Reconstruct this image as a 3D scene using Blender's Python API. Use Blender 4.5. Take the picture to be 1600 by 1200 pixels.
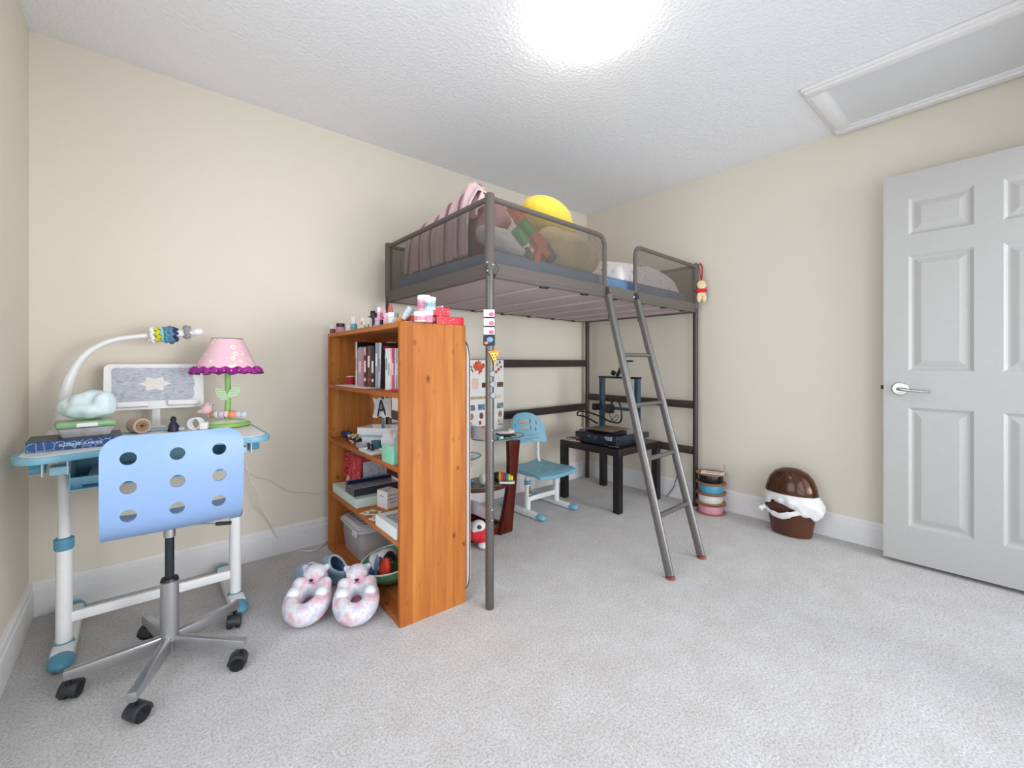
import bpy, bmesh, math, random
from mathutils import Vector, Matrix, noise
random.seed(7)
PI = math.pi
S = bpy.context.scene
for o in list(bpy.data.objects): bpy.data.objects.remove(o)
COL = S.collection

# ------------------------------------------------------------------ camera, light, exposure
ANG = math.atan2(0.6476, 0.762)          # camera turned clockwise from +Y
cam_d = bpy.data.cameras.new('camera'); cam = bpy.data.objects.new('camera', cam_d); COL.objects.link(cam)
cam.location = (0, 0, 1.06); cam.rotation_euler = (PI/2, 0, -ANG)
cam_d.sensor_width = 36; cam_d.lens = 36*685/1600; cam_d.shift_y = -34/1600; cam_d.clip_start = 0.05
S.camera = cam
S.view_settings.view_transform = 'Standard'; S.view_settings.look = 'None'
S.view_settings.gamma = 1; S.view_settings.use_curve_mapping = False
S.view_settings.exposure = 0.30
w = bpy.data.worlds.new('sky'); S.world = w; w.use_nodes = True
w.node_tree.nodes['Background'].inputs[0].default_value = (0.75, 0.86, 1, 1)
w.node_tree.nodes['Background'].inputs[1].default_value = 1.5
def area(name, loc, rot, sx, sy, power, col):
    d = bpy.data.lights.new(name, 'AREA'); d.shape = 'RECTANGLE'; d.size = sx; d.size_y = sy
    d.energy = power; d.color = col
    o = bpy.data.objects.new(name, d); COL.objects.link(o); o.location = loc; o.rotation_euler = rot
    return o
# daylight through the side window, plus fill lamps added outside front wall and doorway
area('window_and_fill_light', (-0.47, 0.85, 1.20), (0, -PI/2, 0), 1.65, 1.4, 11, (0.93, 0.97, 1.0))
area('window_and_fill_light', (1.10, -0.43, 0.92), (PI/2, 0, 0), 1.9, 1.65, 15, (0.93, 0.97, 1.0))  # fill lamp behind the invented front opening
area('hall_fill_light', (2.62, -0.9, 1.5), (PI/2, 0, 0), 0.9, 1.6, 4, (1.0, 0.98, 0.95))  # added fill beyond the open door, no known hall lamp
area('far_doorway_fill', (2.50, -4.5, 1.25), (PI/2, 0, 0), 1.6, 1.6, 75, (1.0, 0.97, 0.93))  # far fill lamp added to reach under the bed through the doorway
area('far_front_fill', (1.5, -4.5, 1.0), (PI/2, 0, 0), 3.0, 1.8, 42, (0.93, 0.97, 1.0))  # far fill lamp added outside the front opening for even light

# ------------------------------------------------------------------ pixel -> point on a real plane (1600x1200)
UX, UZ = 0.76197, 0.64759
def at(x, y, k, v):
    a = (x-800)/685.; X1 = a*UX+UZ; Y1 = -a*UZ+UX; Z1 = -(y-566)/685.
    D = {'z': (v-1.06)/Z1 if k == 'z' else 0, 'X': v/X1, 'Y': v/Y1, 'D': v}[k]
    return Vector((X1*D, Y1*D, 1.06+Z1*D))

# ------------------------------------------------------------------ materials
def lin(h):
    h = h.lstrip('#'); r = []
    for i in (0, 2, 4):
        c = int(h[i:i+2], 16)/255; r.append(c/12.92 if c <= .04045 else ((c+.055)/1.055)**2.4)
    return (*r, 1)
MC = {}
class NT:
    def __init__(s, m): s.n = m.node_tree.nodes; s.l = m.node_tree.links; s.m = m; s.p = s.n['Principled BSDF']
    def new(s, t, **k):
        x = s.n.new(t)
        for a, b in k.items():
            if a.startswith('i_'): x.inputs[a[2:].replace('_', ' ')].default_value = b
            else: setattr(x, a, b)
        return x
    def link(s, a, b): s.l.new(a, b)
    def coord(s, kind='Object', scale=(1, 1, 1)):
        t = s.new('ShaderNodeTexCoord'); m = s.new('ShaderNodeMapping'); m.inputs['Scale'].default_value = scale
        s.link(t.outputs[kind], m.inputs[0]); return m.outputs[0]
    def ramp(s, fac, stops, interp='LINEAR'):
        r = s.new('ShaderNodeValToRGB'); r.color_ramp.interpolation = interp
        e = r.color_ramp.elements
        while len(e) < len(stops): e.new(0.5)
        for i, (p, c) in enumerate(stops): e[i].position = p; e[i].color = lin(c) if isinstance(c, str) else c
        s.link(fac, r.inputs[0]); return r.outputs[0]
    def mix(s, f, a, b, mode='MIX'):
        m = s.new('ShaderNodeMix', data_type='RGBA', blend_type=mode)
        for i, v in ((0, f), (6, a), (7, b)):
            if hasattr(v, 'links'): s.link(v, m.inputs[i])
            else: m.inputs[i].default_value = lin(v) if isinstance(v, str) else v
        return m.outputs[2]
    def bump(s, h, strength, dist=0.002):
        b = s.new('ShaderNodeBump'); b.inputs['Strength'].default_value = strength; b.inputs['Distance'].default_value = dist
        s.link(h, b.inputs['Height']); s.link(b.outputs[0], s.p.inputs['Normal'])
    def noise(s, vec, scale, detail=4, rough=.5):
        n = s.new('ShaderNodeTexNoise'); n.inputs['Scale'].default_value = scale; n.inputs['Detail'].default_value = detail
        n.inputs['Roughness'].default_value = rough; s.link(vec, n.inputs['Vector']); return n.outputs[0]
def mat(col, rough=.5, metal=0, var=.05, nscale=40, bump=0, alpha=None, trans=0, emit=0, coat=0, spec=None, fuzz=0, ior=None):
    key = (col, rough, metal, var, nscale, bump, alpha, trans, emit, coat, spec, fuzz, ior)
    if key in MC: return MC[key]
    m = bpy.data.materials.new('paint_' + col.strip('#')); m.use_nodes = True; t = NT(m); p = t.p
    c = lin(col); vec = t.coord()
    n = t.noise(vec, nscale, 3)
    d = tuple(x*(1-var*2) for x in c[:3]) + (1,); e = tuple(min(1, x*(1+var)) for x in c[:3]) + (1,)
    t.link(t.ramp(n, [(.3, d), (.7, e)]), p.inputs['Base Color'])
    p.inputs['Roughness'].default_value = rough; p.inputs['Metallic'].default_value = metal
    if spec is not None: p.inputs['Specular IOR Level'].default_value = spec
    if ior: p.inputs['IOR'].default_value = ior
    if bump: t.bump(n, min(1, bump), .004)
    if alpha is not None: p.inputs['Alpha'].default_value = alpha
    if trans: p.inputs['Transmission Weight'].default_value = trans
    if emit: p.inputs['Emission Color'].default_value = c; p.inputs['Emission Strength'].default_value = emit
    if coat: p.inputs['Coat Weight'].default_value = coat
    if fuzz: p.inputs['Sheen Weight'].default_value = fuzz
    MC[key] = m; return m
def newmat(name):
    m = bpy.data.materials.new(name); m.use_nodes = True; return NT(m)

def wall_mat(name, col):
    t = newmat(name); v = t.coord(); n = t.noise(v, 180, 3); big = t.noise(v, 1.3, 2)
    t.link(t.mix(big, t.mix(0.5, col, col), col), t.p.inputs['Base Color'])
    t.p.inputs['Roughness'].default_value = .75; t.bump(n, .12, .002); return t.m
M_WALL = wall_mat('cream_wall_paint', '#e2dacb')
def ceiling_mat():
    t = newmat('stippled_ceiling'); v = t.coord()
    vo = t.new('ShaderNodeTexVoronoi'); vo.feature = 'F1'; vo.inputs['Scale'].default_value = 62; t.link(v, vo.inputs['Vector'])
    n = t.noise(v, 95, 5, .6)
    mm = t.new('ShaderNodeMath', operation='ADD'); t.link(vo.outputs['Distance'], mm.inputs[0]); t.link(n, mm.inputs[1])
    t.p.inputs['Base Color'].default_value = lin('#f0f0f2'); t.p.inputs['Roughness'].default_value = .9
    t.bump(mm.outputs[0], .35, .008); return t.m
M_CEIL = ceiling_mat()
def carpet_mat():
    t = newmat('plush_carpet'); v = t.coord()
    n1 = t.noise(v, 130, 5, .8); n2 = t.noise(v, 7, 4, .65); n3 = t.noise(v, 48, 3, .6)
    a = t.ramp(n1, [(.34, '#a29d9b'), (.5, '#d6d3d2'), (.66, '#ecebec')])
    b = t.ramp(n2, [(.35, '#f3f0ee'), (.65, '#ffffff')])
    t.link(t.mix(1.0, a, b, 'MULTIPLY'), t.p.inputs['Base Color'])
    t.p.inputs['Roughness'].default_value = 1; t.p.inputs['Specular IOR Level'].default_value = .05
    t.p.inputs['Sheen Weight'].default_value = .3
    mm = t.new('ShaderNodeMath', operation='ADD'); t.link(n1, mm.inputs[0]); t.link(n3, mm.inputs[1])
    t.bump(mm.outputs[0], .6, .012); return t.m
M_CARPET = carpet_mat()
M_TRIM = mat('#eceaea', .45, var=.01)
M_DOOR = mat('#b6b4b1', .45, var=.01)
def wood_mat(name, c0, c1, c2, knots=True, rough=.55, along='z', scale=1.0):
    t = newmat(name)
    sc = {'z': (26, 26, 1.6), 'y': (26, 1.6, 26), 'x': (1.6, 26, 26)}[along]
    v = t.coord(scale=tuple(k*scale for k in sc)); n = t.noise(v, 1.0, 6, .62)
    base = t.ramp(n, [(.25, c0), (.5, c1), (.78, c2)])
    # glued staves: slow steps of tone across the board
    sv = t.coord(scale={'z': (13, 13, .0), 'y': (13, 0, 13), 'x': (0, 13, 13)}[along])
    vo = t.new('ShaderNodeTexVoronoi'); vo.inputs['Scale'].default_value = 1.0; t.link(sv, vo.inputs['Vector'])
    st = t.ramp(vo.outputs['Color'], [(.15, '#d9bda0'), (.5, '#f0e0d0'), (.85, '#ffffff')])
    col = t.mix(.8, base, st, 'MULTIPLY')
    if knots:
        wn = t.new('ShaderNodeTexNoise'); wn.inputs['Scale'].default_value = 9; t.link(t.coord(), wn.inputs['Vector'])
        for (ks, kr, kc) in ((.92, (.026, .066), '#6f3310'), (1.35, (.0, .075), '#a05c26')):
            kv = t.coord(scale={'z': (14*ks, 14*ks, 8*ks), 'y': (14*ks, 8*ks, 14*ks), 'x': (8*ks, 14*ks, 14*ks)}[along])
            va = t.new('ShaderNodeVectorMath', operation='MULTIPLY_ADD'); va.inputs[1].default_value = (.35, .35, .35)
            t.link(wn.outputs['Color'], va.inputs[0]); t.link(kv, va.inputs[2])
            ko = t.new('ShaderNodeTexVoronoi'); ko.inputs['Scale'].default_value = 1.0; t.link(va.outputs[0], ko.inputs['Vector'])
            kf = t.ramp(ko.outputs['Distance'], [(kr[0]*1.3, (1, 1, 1, 1)), (kr[1]*2.1, (0, 0, 0, 1))])
            col = t.mix(kf, col, kc)
    t.link(col, t.p.inputs['Base Color']); t.p.inputs['Roughness'].default_value = rough; t.p.inputs['Specular IOR Level'].default_value = .25
    t.bump(n, .1, .002); return t.m
PZ = wood_mat('orange_pine_upright', '#9e5c28', '#bb7638', '#cd8e4a')
PY = wood_mat('orange_pine_board', '#a65a26', '#c1773d', '#d08c50', along='y')
CH = wood_mat('cherry_wood', '#3d150d', '#57201a', '#6e2c1f', knots=False, rough=.25)
def mesh_fabric():
    t = newmat('see_through_mesh_fabric'); v = t.coord(scale=(1, 1, 1))
    n = t.noise(v, 60, 2)
    t.link(t.ramp(n, [(.3, '#5a524b'), (.7, '#665d55')]), t.p.inputs['Base Color'])
    t.p.inputs['Roughness'].default_value = .7
    t.link(t.ramp(n, [(.3, (.54, .54, .54, 1)), (.7, (.61, .61, .61, 1))]), t.p.inputs['Alpha']); return t.m
M_NET = mesh_fabric()
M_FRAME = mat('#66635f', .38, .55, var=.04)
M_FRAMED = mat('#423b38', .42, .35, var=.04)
M_LADDER = mat('#7f7c79', .32, .65, var=.04)
M_BAND = mat('#635b56', .75, var=.08, nscale=400)
M_CHROME = mat('#c9c9cb', .25, 1.0, var=.02)
M_SILVER = mat('#b9b9ba', .33, .85, var=.02)
M_BLACK = mat('#161517', .35, var=.1)
M_WHITE = mat('#f0efef', .35, var=.01)
M_PLASTIC = mat('#ecebea', .4, var=.01)
M_BLUE = mat('#7fb6cc', .42, var=.02)
M_BLUED = mat('#5c9cb5', .42, var=.02)
M_SKY = mat('#849fc9', .38, var=.01)
M_GLASS = mat('#c5e2dc', .03, trans=1.0, var=0, ior=1.45)
M_CLEAR = mat('#eef2f6', .12, alpha=.38, var=.03)

# ------------------------------------------------------------------ geometry builder
class B:
    def __init__(s): s.bm = bmesh.new()
    def _x(s, vs, M):
        for v in vs: v.co = M @ v.co
    def box(s, c, d, r=None, bev=0, seg=2):
        g = bmesh.ops.create_cube(s.bm, size=1); vs = g['verts']
        for v in vs: v.co = Vector((v.co.x*d[0], v.co.y*d[1], v.co.z*d[2]))
        if bev:
            es = list({e for v in vs for e in v.link_edges})
            q = bmesh.ops.bevel(s.bm, geom=es, offset=bev, segments=seg, affect='EDGES', profile=.5)
            vs = list({v for f in q['faces'] for v in f.verts} | {v for v in vs if v.is_valid})
        M = Matrix.Translation(c)
        if r is not None: M = M @ (r if isinstance(r, Matrix) else (Matrix.Rotation(r[2], 4, 'Z') @ Matrix.Rotation(r[1], 4, 'Y') @ Matrix.Rotation(r[0], 4, 'X')))
        s._x(vs, M); return s
    def cyl(s, p0, p1, r0, r1=None, n=16, cap=True):
        r1 = r0 if r1 is None else r1
        return s.tube([p0, p1], [r0, r1], n, cap)
    def tube(s, pts, r, n=8, cap=True, closed=False, flat=None):
        pts = [Vector(p) for p in pts]; N = len(pts)
        rr = r if isinstance(r, (list, tuple)) else [r]*N
        up = None; rings = []
        for i, p in enumerate(pts):
            if closed: t = pts[(i+1) % N]-pts[i-1]
            else: t = pts[min(i+1, N-1)]-pts[max(i-1, 0)]
            t.normalize()
            if up is None:
                up = Vector((0, 0, 1)) if abs(t.z) < .9 else Vector((1, 0, 0))
                if flat: up = Vector(flat[2])
            a = t.cross(up)
            if a.length < 1e-6: a = t.orthogonal()
            a.normalize(); b = a.cross(t).normalized(); up = b
            ring = []
            for k in range(n):
                th = 2*PI*k/n+(PI/n if n == 4 else 0); fa, fb = (flat[0], flat[1]) if flat else (1, 1)
                ring.append(s.bm.verts.new(p+a*math.cos(th)*rr[i]*fa+b*math.sin(th)*rr[i]*fb))
            rings.append(ring)
        m = N if closed else N-1
        for i in range(m):
            A, Bq = rings[i], rings[(i+1) % N]
            for k in range(n): s.bm.faces.new((A[k], A[(k+1) % n], Bq[(k+1) % n], Bq[k]))
        if cap and not closed:
            s.bm.faces.new(rings[0][::-1]); s.bm.faces.new(rings[-1])
        return s
    def sph(s, c, r, n=16, m=10, R=None):
        g = bmesh.ops.create_uvsphere(s.bm, u_segments=n, v_segments=m, radius=1)
        r = (r, r, r) if not isinstance(r, (list, tuple)) else r
        for v in g['verts']: v.co = Vector((v.co.x*r[0], v.co.y*r[1], v.co.z*r[2]))
        M = Matrix.Translation(c)
        if R is not None: M = M @ R
        s._x(g['verts'], M); return s
    def lathe(s, prof, c=(0, 0, 0), n=24, sx=1, sy=1, M=None, cap=True, wob=None):
        rings = []; c = Vector(c)
        for (r, z) in prof:
            ring = []
            for k in range(n):
                th = 2*PI*k/n; q = r*(1+(wob(th, z) if wob else 0))
                p = Vector((q*math.cos(th)*sx, q*math.sin(th)*sy, z))
                if M is not None: p = M @ p
                ring.append(s.bm.verts.new(p+c))
            rings.append(ring)
        for i in range(len(rings)-1):
            for k in range(n): s.bm.faces.new((rings[i][k], rings[i][(k+1) % n], rings[i+1][(k+1) % n], rings[i+1][k]))
        if cap:
            s.bm.faces.new(rings[0][::-1]); s.bm.faces.new(rings[-1])
        return s
    def taper(s, c, d0, d1, h, r=.01, M=None):
        c = Vector(c); A = [Vector((x, y, 0))+c for x, y in rrect(d0[0], d0[1], r, 3)]; Bq = [Vector((x, y, h))+c for x, y in rrect(d1[0], d1[1], r, 3)]
        if M is not None: A = [M @ p for p in A]; Bq = [M @ p for p in Bq]
        a = [s.bm.verts.new(p) for p in A]; b = [s.bm.verts.new(p) for p in Bq]; N = len(a)
        s.bm.faces.new(a[::-1]); s.bm.faces.new(b)
        for i in range(N): s.bm.faces.new((a[i], a[(i+1) % N], b[(i+1) % N], b[i]))
        return s
    def prism(s, poly, h, M=None, z0=0):
        a = [s.bm.verts.new((p[0], p[1], z0)) for p in poly]; b = [s.bm.verts.new((p[0], p[1], z0+h)) for p in poly]
        f1 = s.bm.faces.new(a[::-1]); f2 = s.bm.faces.new(b); N = len(poly)
        for i in range(N): s.bm.faces.new((a[i], a[(i+1) % N], b[(i+1) % N], b[i]))
        bmesh.ops.triangulate(s.bm, faces=[f1, f2])
        if M is not None: s._x(a+b, M)
        return s
    def grid(s, nu, nv, f, closed=False):
        vs = [[s.bm.verts.new(f(i/(nu-1) if not closed else i/nu, j/(nv-1))) for j in range(nv)] for i in range(nu)]
        for i in range(nu if closed else nu-1):
            for j in range(nv-1): s.bm.faces.new((vs[i][j], vs[(i+1) % nu][j], vs[(i+1) % nu][j+1], vs[i][j+1]))
        return s
    def obj(s, name, m, parent=None, smooth=True, loc=None, rot=None, mods=None, ang=40):
        bmesh.ops.recalc_face_normals(s.bm, faces=s.bm.faces)
        me = bpy.data.meshes.new(name); s.bm.to_mesh(me); s.bm.free()
        o = bpy.data.objects.new(name, me); COL.objects.link(o)
        me.materials.append(m)
        if loc is not None: o.location = loc
        if rot is not None: o.rotation_euler = rot if not isinstance(rot, (int, float)) else (0, 0, rot)
        if parent is not None: o.parent = parent
        if mods: bake(o, mods)
        if smooth:
            o.data.shade_smooth(); o.data.set_sharp_from_angle(angle=math.radians(ang))
        return o
def bake(o, mods):
    for t, k in mods:
        md = o.modifiers.new('m', t)
        for a, b in k.items(): setattr(md, a, b)
    bpy.context.view_layer.update()
    dg = bpy.context.evaluated_depsgraph_get()
    me = bpy.data.meshes.new_from_object(o.evaluated_get(dg))
    o.modifiers.clear(); old = o.data; o.data = me; bpy.data.meshes.remove(old); me.name = o.name
def tag(o, label=None, cat=None, group=None, kind=None):
    if label: o['label'] = label
    if cat: o['category'] = cat
    if group: o['group'] = group
    if kind: o['kind'] = kind
    return o
def thing(name, label, cat, loc=(0, 0, 0), rz=0, group=None):
    o = bpy.data.objects.new(name, None); COL.objects.link(o); o.empty_display_size = .05
    o.location = loc; o.rotation_euler = (0, 0, rz) if not isinstance(rz, (tuple, list)) else rz
    return tag(o, label, cat, group)
def struct(b, name, m, **k): return tag(b.obj(name, m, **k), kind='structure')
def copytree(o, loc=None, rot=None, parent=None, label=None):
    c = o.copy(); COL.objects.link(c)
    if parent is not None: c.parent = parent
    if loc is not None: c.location = loc
    if rot is not None: c.rotation_euler = rot
    if label: c['label'] = label
    for ch in list(o.children): copytree(ch, parent=c)
    return c
def rrect(w, h, r, n=5, cx=0, cy=0):
    p = []
    for (sx, sy, a0) in ((1, -1, -PI/2), (1, 1, 0), (-1, 1, PI/2), (-1, -1, PI)):
        for i in range(n+1):
            a = a0+PI/2*i/n; p.append((cx+sx*(w/2-r)+r*math.cos(a), cy+sy*(h/2-r)+r*math.sin(a)))
    return p
def lerp(a, b, t): return a+(b-a)*t
def spline(pts, n=8):
    P = [Vector(p) for p in pts]; out = []
    for i in range(len(P)-1):
        p0, p1, p2, p3 = P[max(i-1, 0)], P[i], P[i+1], P[min(i+2, len(P)-1)]
        for k in range(n):
            t = k/n
            out.append(.5*((2*p1)+(p2-p0)*t+(2*p0-5*p1+4*p2-p3)*t*t+(-p0+3*p1-3*p2+p3)*t**3))
    out.append(P[-1]); return out
def plush(name, balls, m, parent=None, voxel=.006, smooth=6, **k):
    b = B()
    for q in balls:
        c, r = q[0], q[1]; R = q[2] if len(q) > 2 else None
        b.sph(c, r, 18, 12, R)
    return b.obj(name, m, parent, mods=[('REMESH', dict(mode='VOXEL', voxel_size=voxel)), ('SMOOTH', dict(factor=.6, iterations=smooth))], ang=180, **k)
def wrinkle(o, amp, sc, seed=0):
    me = o.data; me.calc_loop_triangles() if False else None
    ns = [v.normal.copy() for v in me.vertices]
    for v, n in zip(me.vertices, ns):
        v.co += n*amp*noise.noise(v.co*sc+Vector((seed, seed*2, seed*3)))
    me.update(); return o
def text(body, size, m, parent, loc, rot, name='lettering', ext=.0004, align='CENTER'):
    c = bpy.data.curves.new(name, 'FONT'); c.body = body; c.size = size; c.extrude = ext; c.align_x = align; c.align_y = 'CENTER'
    c.resolution_u = 3
    o = bpy.data.objects.new(name, c); COL.objects.link(o); o.data.materials.append(m)
    o.location = loc; o.rotation_euler = rot
    bpy.context.view_layer.update()
    me = bpy.data.meshes.new_from_object(o.evaluated_get(bpy.context.evaluated_depsgraph_get())); bpy.data.objects.remove(o)
    o = bpy.data.objects.new(name, me); COL.objects.link(o); o.location = loc; o.rotation_euler = rot
    if parent is not None: o.parent = parent
    return o

# ------------------------------------------------------------------ room shell
XL, XR, YF, YB, H = -0.35, 3.21, -0.30, 2.69, 2.44
def wall_with_hole(name, p0, p1, t_out, hole):
    # vertical wall from p0 to p1 (xy), hole = (s0, s1, z0, z1) along it or None
    p0, p1 = Vector((*p0, 0)), Vector((*p1, 0)); L = (p1-p0).length; u = (p1-p0)/L; nrm = Vector(t_out)
    b = B()
    def slab(s0, s1, z0, z1):
        if s1-s0 < 1e-4 or z1-z0 < 1e-4: return
        c = p0+u*(s0+s1)/2+nrm*.06+Vector((0, 0, (z0+z1)/2))
        d = (abs(u.x)*(s1-s0)+abs(nrm.x)*.12, abs(u.y)*(s1-s0)+abs(nrm.y)*.12, z1-z0)
        b.box(c, d)
    if not hole: slab(0, L, 0, H)
    else:
        hs = sorted(hole); s = 0
        for (s0, s1, z0, z1) in hs:
            slab(s, s0, 0, H); slab(s0, s1, 0, z0); slab(s0, s1, z1, H); s = s1
        slab(s, L, 0, H)
    return struct(b, name, M_WALL, smooth=False)
wall_with_hole('wall_back', (XL-.12, YB), (XR+.12, YB), (0, 1, 0), None)
wall_with_hole('wall_right', (XR, YF), (XR, YB), (1, 0, 0), None)
wall_with_hole('wall_left', (XL, YF), (XL, YB), (-1, 0, 0), [(.45, 1.85, .35, 2.05)])
wall_with_hole('wall_front', (XL-.12, YF), (XR+.12, YF), (0, -1, 0), [(.57, 2.57, .06, 1.80), (2.74, 3.54, 0, 2.06)])  # low front opening added to let fill light in, then the doorway
struct(B().box(((XL+XR)/2, (YB-1.5)/2, -.05), (XR-XL+.5, YB+1.5+.3, .1)), 'floor', M_CARPET, smooth=False)
struct(B().box(((XL+XR)/2, (YB+YF)/2, H+.05), (XR-XL+.24, YB-YF+.24, .1)), 'ceiling', M_CEIL, smooth=False)
def baseboard(name, p0, p1, inn):
    prof = [(0, 0), (.016, 0), (.016, .108), (.012, .112), (.012, .134), (.007, .143), (0, .146)]
    b = B(); p0 = Vector((*p0, 0)); p1 = Vector((*p1, 0)); n = Vector((*inn, 0))
    A = [b.bm.verts.new(p0+n*q[0]+Vector((0, 0, q[1]))) for q in prof]; C = [b.bm.verts.new(p1+n*q[0]+Vector((0, 0, q[1]))) for q in prof]
    for i in range(len(prof)): j = (i+1) % len(prof); b.bm.faces.new((A[i], A[j], C[j], C[i]))
    b.bm.faces.new(A); b.bm.faces.new(C[::-1])
    return struct(b, name, M_TRIM, smooth=False)
baseboard('baseboard_back', (XL, YB), (XR, YB), (0, -1))
baseboard('baseboard_right', (XR, YF), (XR, YB), (-1, 0))
baseboard('baseboard_left', (XL, YF), (XL, YB), (1, 0))
# windows out of the frame; the front one is added to let fill light in
def window(n, c, wx, wz, axis):
    f = .05; root = None
    def bx(du, dz, u, z): 
        return ((c[0]+du if axis == 'x' else c[0]), (c[1]+du if axis == 'y' else c[1]), c[2]+dz), ((u if axis == 'x' else .07), (u if axis == 'y' else .07), z)
    b = B()
    for du, dz, u, z in ((-wx/2+f/2, 0, f, wz), (wx/2-f/2, 0, f, wz), (0, wz/2-f/2, wx, f), (0, -wz/2+f/2, wx, f), (0, 0, f*.7, wz)): 
        q = bx(du, dz, u, z); b.box(*q)
    return struct(b, 'window_%d' % n, M_WHITE, smooth=False)
window(1, (XL-.06, .85, 1.2), 1.4, 1.7, 'y')
window(2, (1.10, YF-.06, .93), 2.0, 1.74, 'x')
# attic hatch in the ceiling: moulded frame and recessed panel
hx0, hx1, hy0, hy1 = 2.545, 3.205, -.12, .745
def trimbar(x0, x1, y0, y1):
    b = B(); b.box(((x0+x1)/2, (y0+y1)/2, H-.009), (x1-x0, y1-y0, .018), bev=.004)
    b.box(((x0+x1)/2, (y0+y1)/2, H-.021), (max(.03, x1-x0-.036) if x1-x0 < .2 else x1-x0-.02, max(.03, y1-y0-.036) if y1-y0 < .2 else y1-y0-.02, .012), bev=.003); return b
hatch = bpy.data.objects.new('trim_1', None); COL.objects.link(hatch); hatch['kind'] = 'structure'
for q in ((hx0, hx0+.085, hy0, hy1), (hx1-.085, hx1, hy0, hy1), (hx0+.085, hx1-.085, hy1-.085, hy1), (hx0+.085, hx1-.085, hy0, hy0+.085)):
    trimbar(*q).obj('hatch_casing', M_TRIM, hatch)
B().box(((hx0+hx1)/2, (hy0+hy1)/2, H-.003), (hx1-hx0-.17, hy1-hy0-.17, .005)).obj('hatch_panel', mat('#dededf', .6, var=.01), hatch, smooth=False)
# ceiling light
cl = thing('ceiling_light', 'white glass dome ceiling light, lit', 'ceiling light', (1.38, 1.16, H))
B().lathe([(.150, -.001), (.150, -.02), (.14, -.028), (.02, -.028)], n=40).obj('rim', M_WHITE, cl)
B().lathe([(.165, -.018), (.165, -.05), (.13, -.078), (.09, -.098), (.04, -.108), (.003, -.11)], n=40).obj('dome', mat('#fffaf0', .3, emit=9.0, var=0), cl)

# door, swung open against the right wall
door = bpy.data.objects.new('door_1', None); COL.objects.link(door); door['kind'] = 'structure'
door.location = (3.068, -.262, 0); door.rotation_euler = (0, 0, math.radians(1.35))
DW, DH, DT = .765, 2.045, .036
def doorleaf():
    b = B(); cols = [(.10, .335), (.43, .665)]; rows = [(.205, .825), (1.015, 1.615), (1.722, 1.913)]
    ys = sorted({0, DW, *[c for q in cols for c in q]}); zs = sorted({.02, DH, *[c for q in rows for c in q]})
    for i in range(len(ys)-1):
        for j in range(len(zs)-1):
            y0, y1, z0, z1 = ys[i], ys[i+1], zs[j], zs[j+1]
            pan = (y0, y1) in cols and (z0, z1) in rows
            b.box((DT/2, (y0+y1)/2, (z0+z1)/2), (DT if not pan else .012, y1-y0, z1-z0))
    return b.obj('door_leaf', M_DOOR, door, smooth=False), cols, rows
leaf, cols, rows = doorleaf()
for (y0, y1) in cols:
    for (z0, z1) in rows:
        b = B()
        rings = []
        for (ins, dep) in ((0, .0), (.014, .009), (.022, .0095), (.045, .003), (.05, .002)):
            rings.append([b.bm.verts.new((dep, yy, zz)) for yy, zz in ((y0+ins, z0+ins), (y1-ins, z0+ins), (y1-ins, z1-ins), (y0+ins, z1-ins))])
        for r0, r1 in zip(rings, rings[1:]):
            for k in range(4): b.bm.faces.new((r0[k], r0[(k+1) % 4], r1[(k+1) % 4], r1[k]))
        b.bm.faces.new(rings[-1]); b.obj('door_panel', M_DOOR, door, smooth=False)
hd = B(); yh = DW-.068
hd.lathe([(.001, 0), (.034, 0), (.034, .006), (.030, .010), (.016, .011), (.0155, .012), (.001, .012)], c=(0, yh, .92), M=Matrix.Rotation(-PI/2, 4, 'Y'), n=32)
handle = hd.obj('door_handle', M_CHROME, door)
B().tube(spline([(-.008, yh, .92), (-.035, yh, .92), (-.05, yh-.012, .919), (-.053, yh-.045, .916), (-.05, yh-.085, .913), (-.047, yh-.118, .912)]),
         [.013]*9+[.0125]*8+[.011]*8+[.010]*8+[.009]*8, 14, flat=(1, .8, (0, 0, 1))).obj('lever', M_CHROME, handle)
B().box((.018, DW+.006, .925), (.02, .014, .022), bev=.003).obj('latch_bolt', M_BLACK, door)

# ------------------------------------------------------------------ loft bed
FL, BL, BR, FR = (Vector((1.151, 1.503, 0)), Vector((1.163, 2.535, 0)), Vector((3.143, 2.628, 0)), Vector((3.130, 1.590, 0)))
def bp(u, v, z=0):          # bed coordinates: u along the length, v across, both 0..1
    p = (FL*(1-u)+FR*u)*(1-v)+(BL*(1-u)+BR*u)*v
    return Vector((p.x, p.y, z))
bed = thing('loft_bed', 'grey metal loft bed with see-through mesh guard sides', 'bed', bp(.5, .5))
bo = bed.location
def bed_obj(b, name, m, **k):
    for v in b.bm.verts: v.co -= bo
    return b.obj(name, m, bed, **k)
ZR, ZB, ZT = 1.435, 1.492, 1.775
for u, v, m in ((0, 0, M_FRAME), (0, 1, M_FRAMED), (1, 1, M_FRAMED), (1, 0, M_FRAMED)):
    b = B(); p = bp(u, v)
    b.tube([p+Vector((0, 0, .0)), p+Vector((0, 0, 1.46))], .0185, 20)
    post = bed_obj(b, 'post', m)
    b = B(); b.tube([p+Vector((0, 0, z)) for z in (1.455, 1.462, 1.782, 1.788)], [.019, .0215, .0215, .016], 20)
    for w_ in b.bm.verts: w_.co -= bo
    b.obj('fabric_sleeve', M_BAND, post)
def rail(p, q, h, t, name='rail', m=M_FRAMED):
    b = B(); d = q-p; a = math.atan2(d.y, d.x)
    b.box((p+q)/2, (d.length-.034, t, h), r=(0, 0, a), bev=.004); return bed_obj(b, name, m)
for z in (.405, .745): rail(bp(1, 0, z), bp(1, 1, z), .056, .02)
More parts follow.
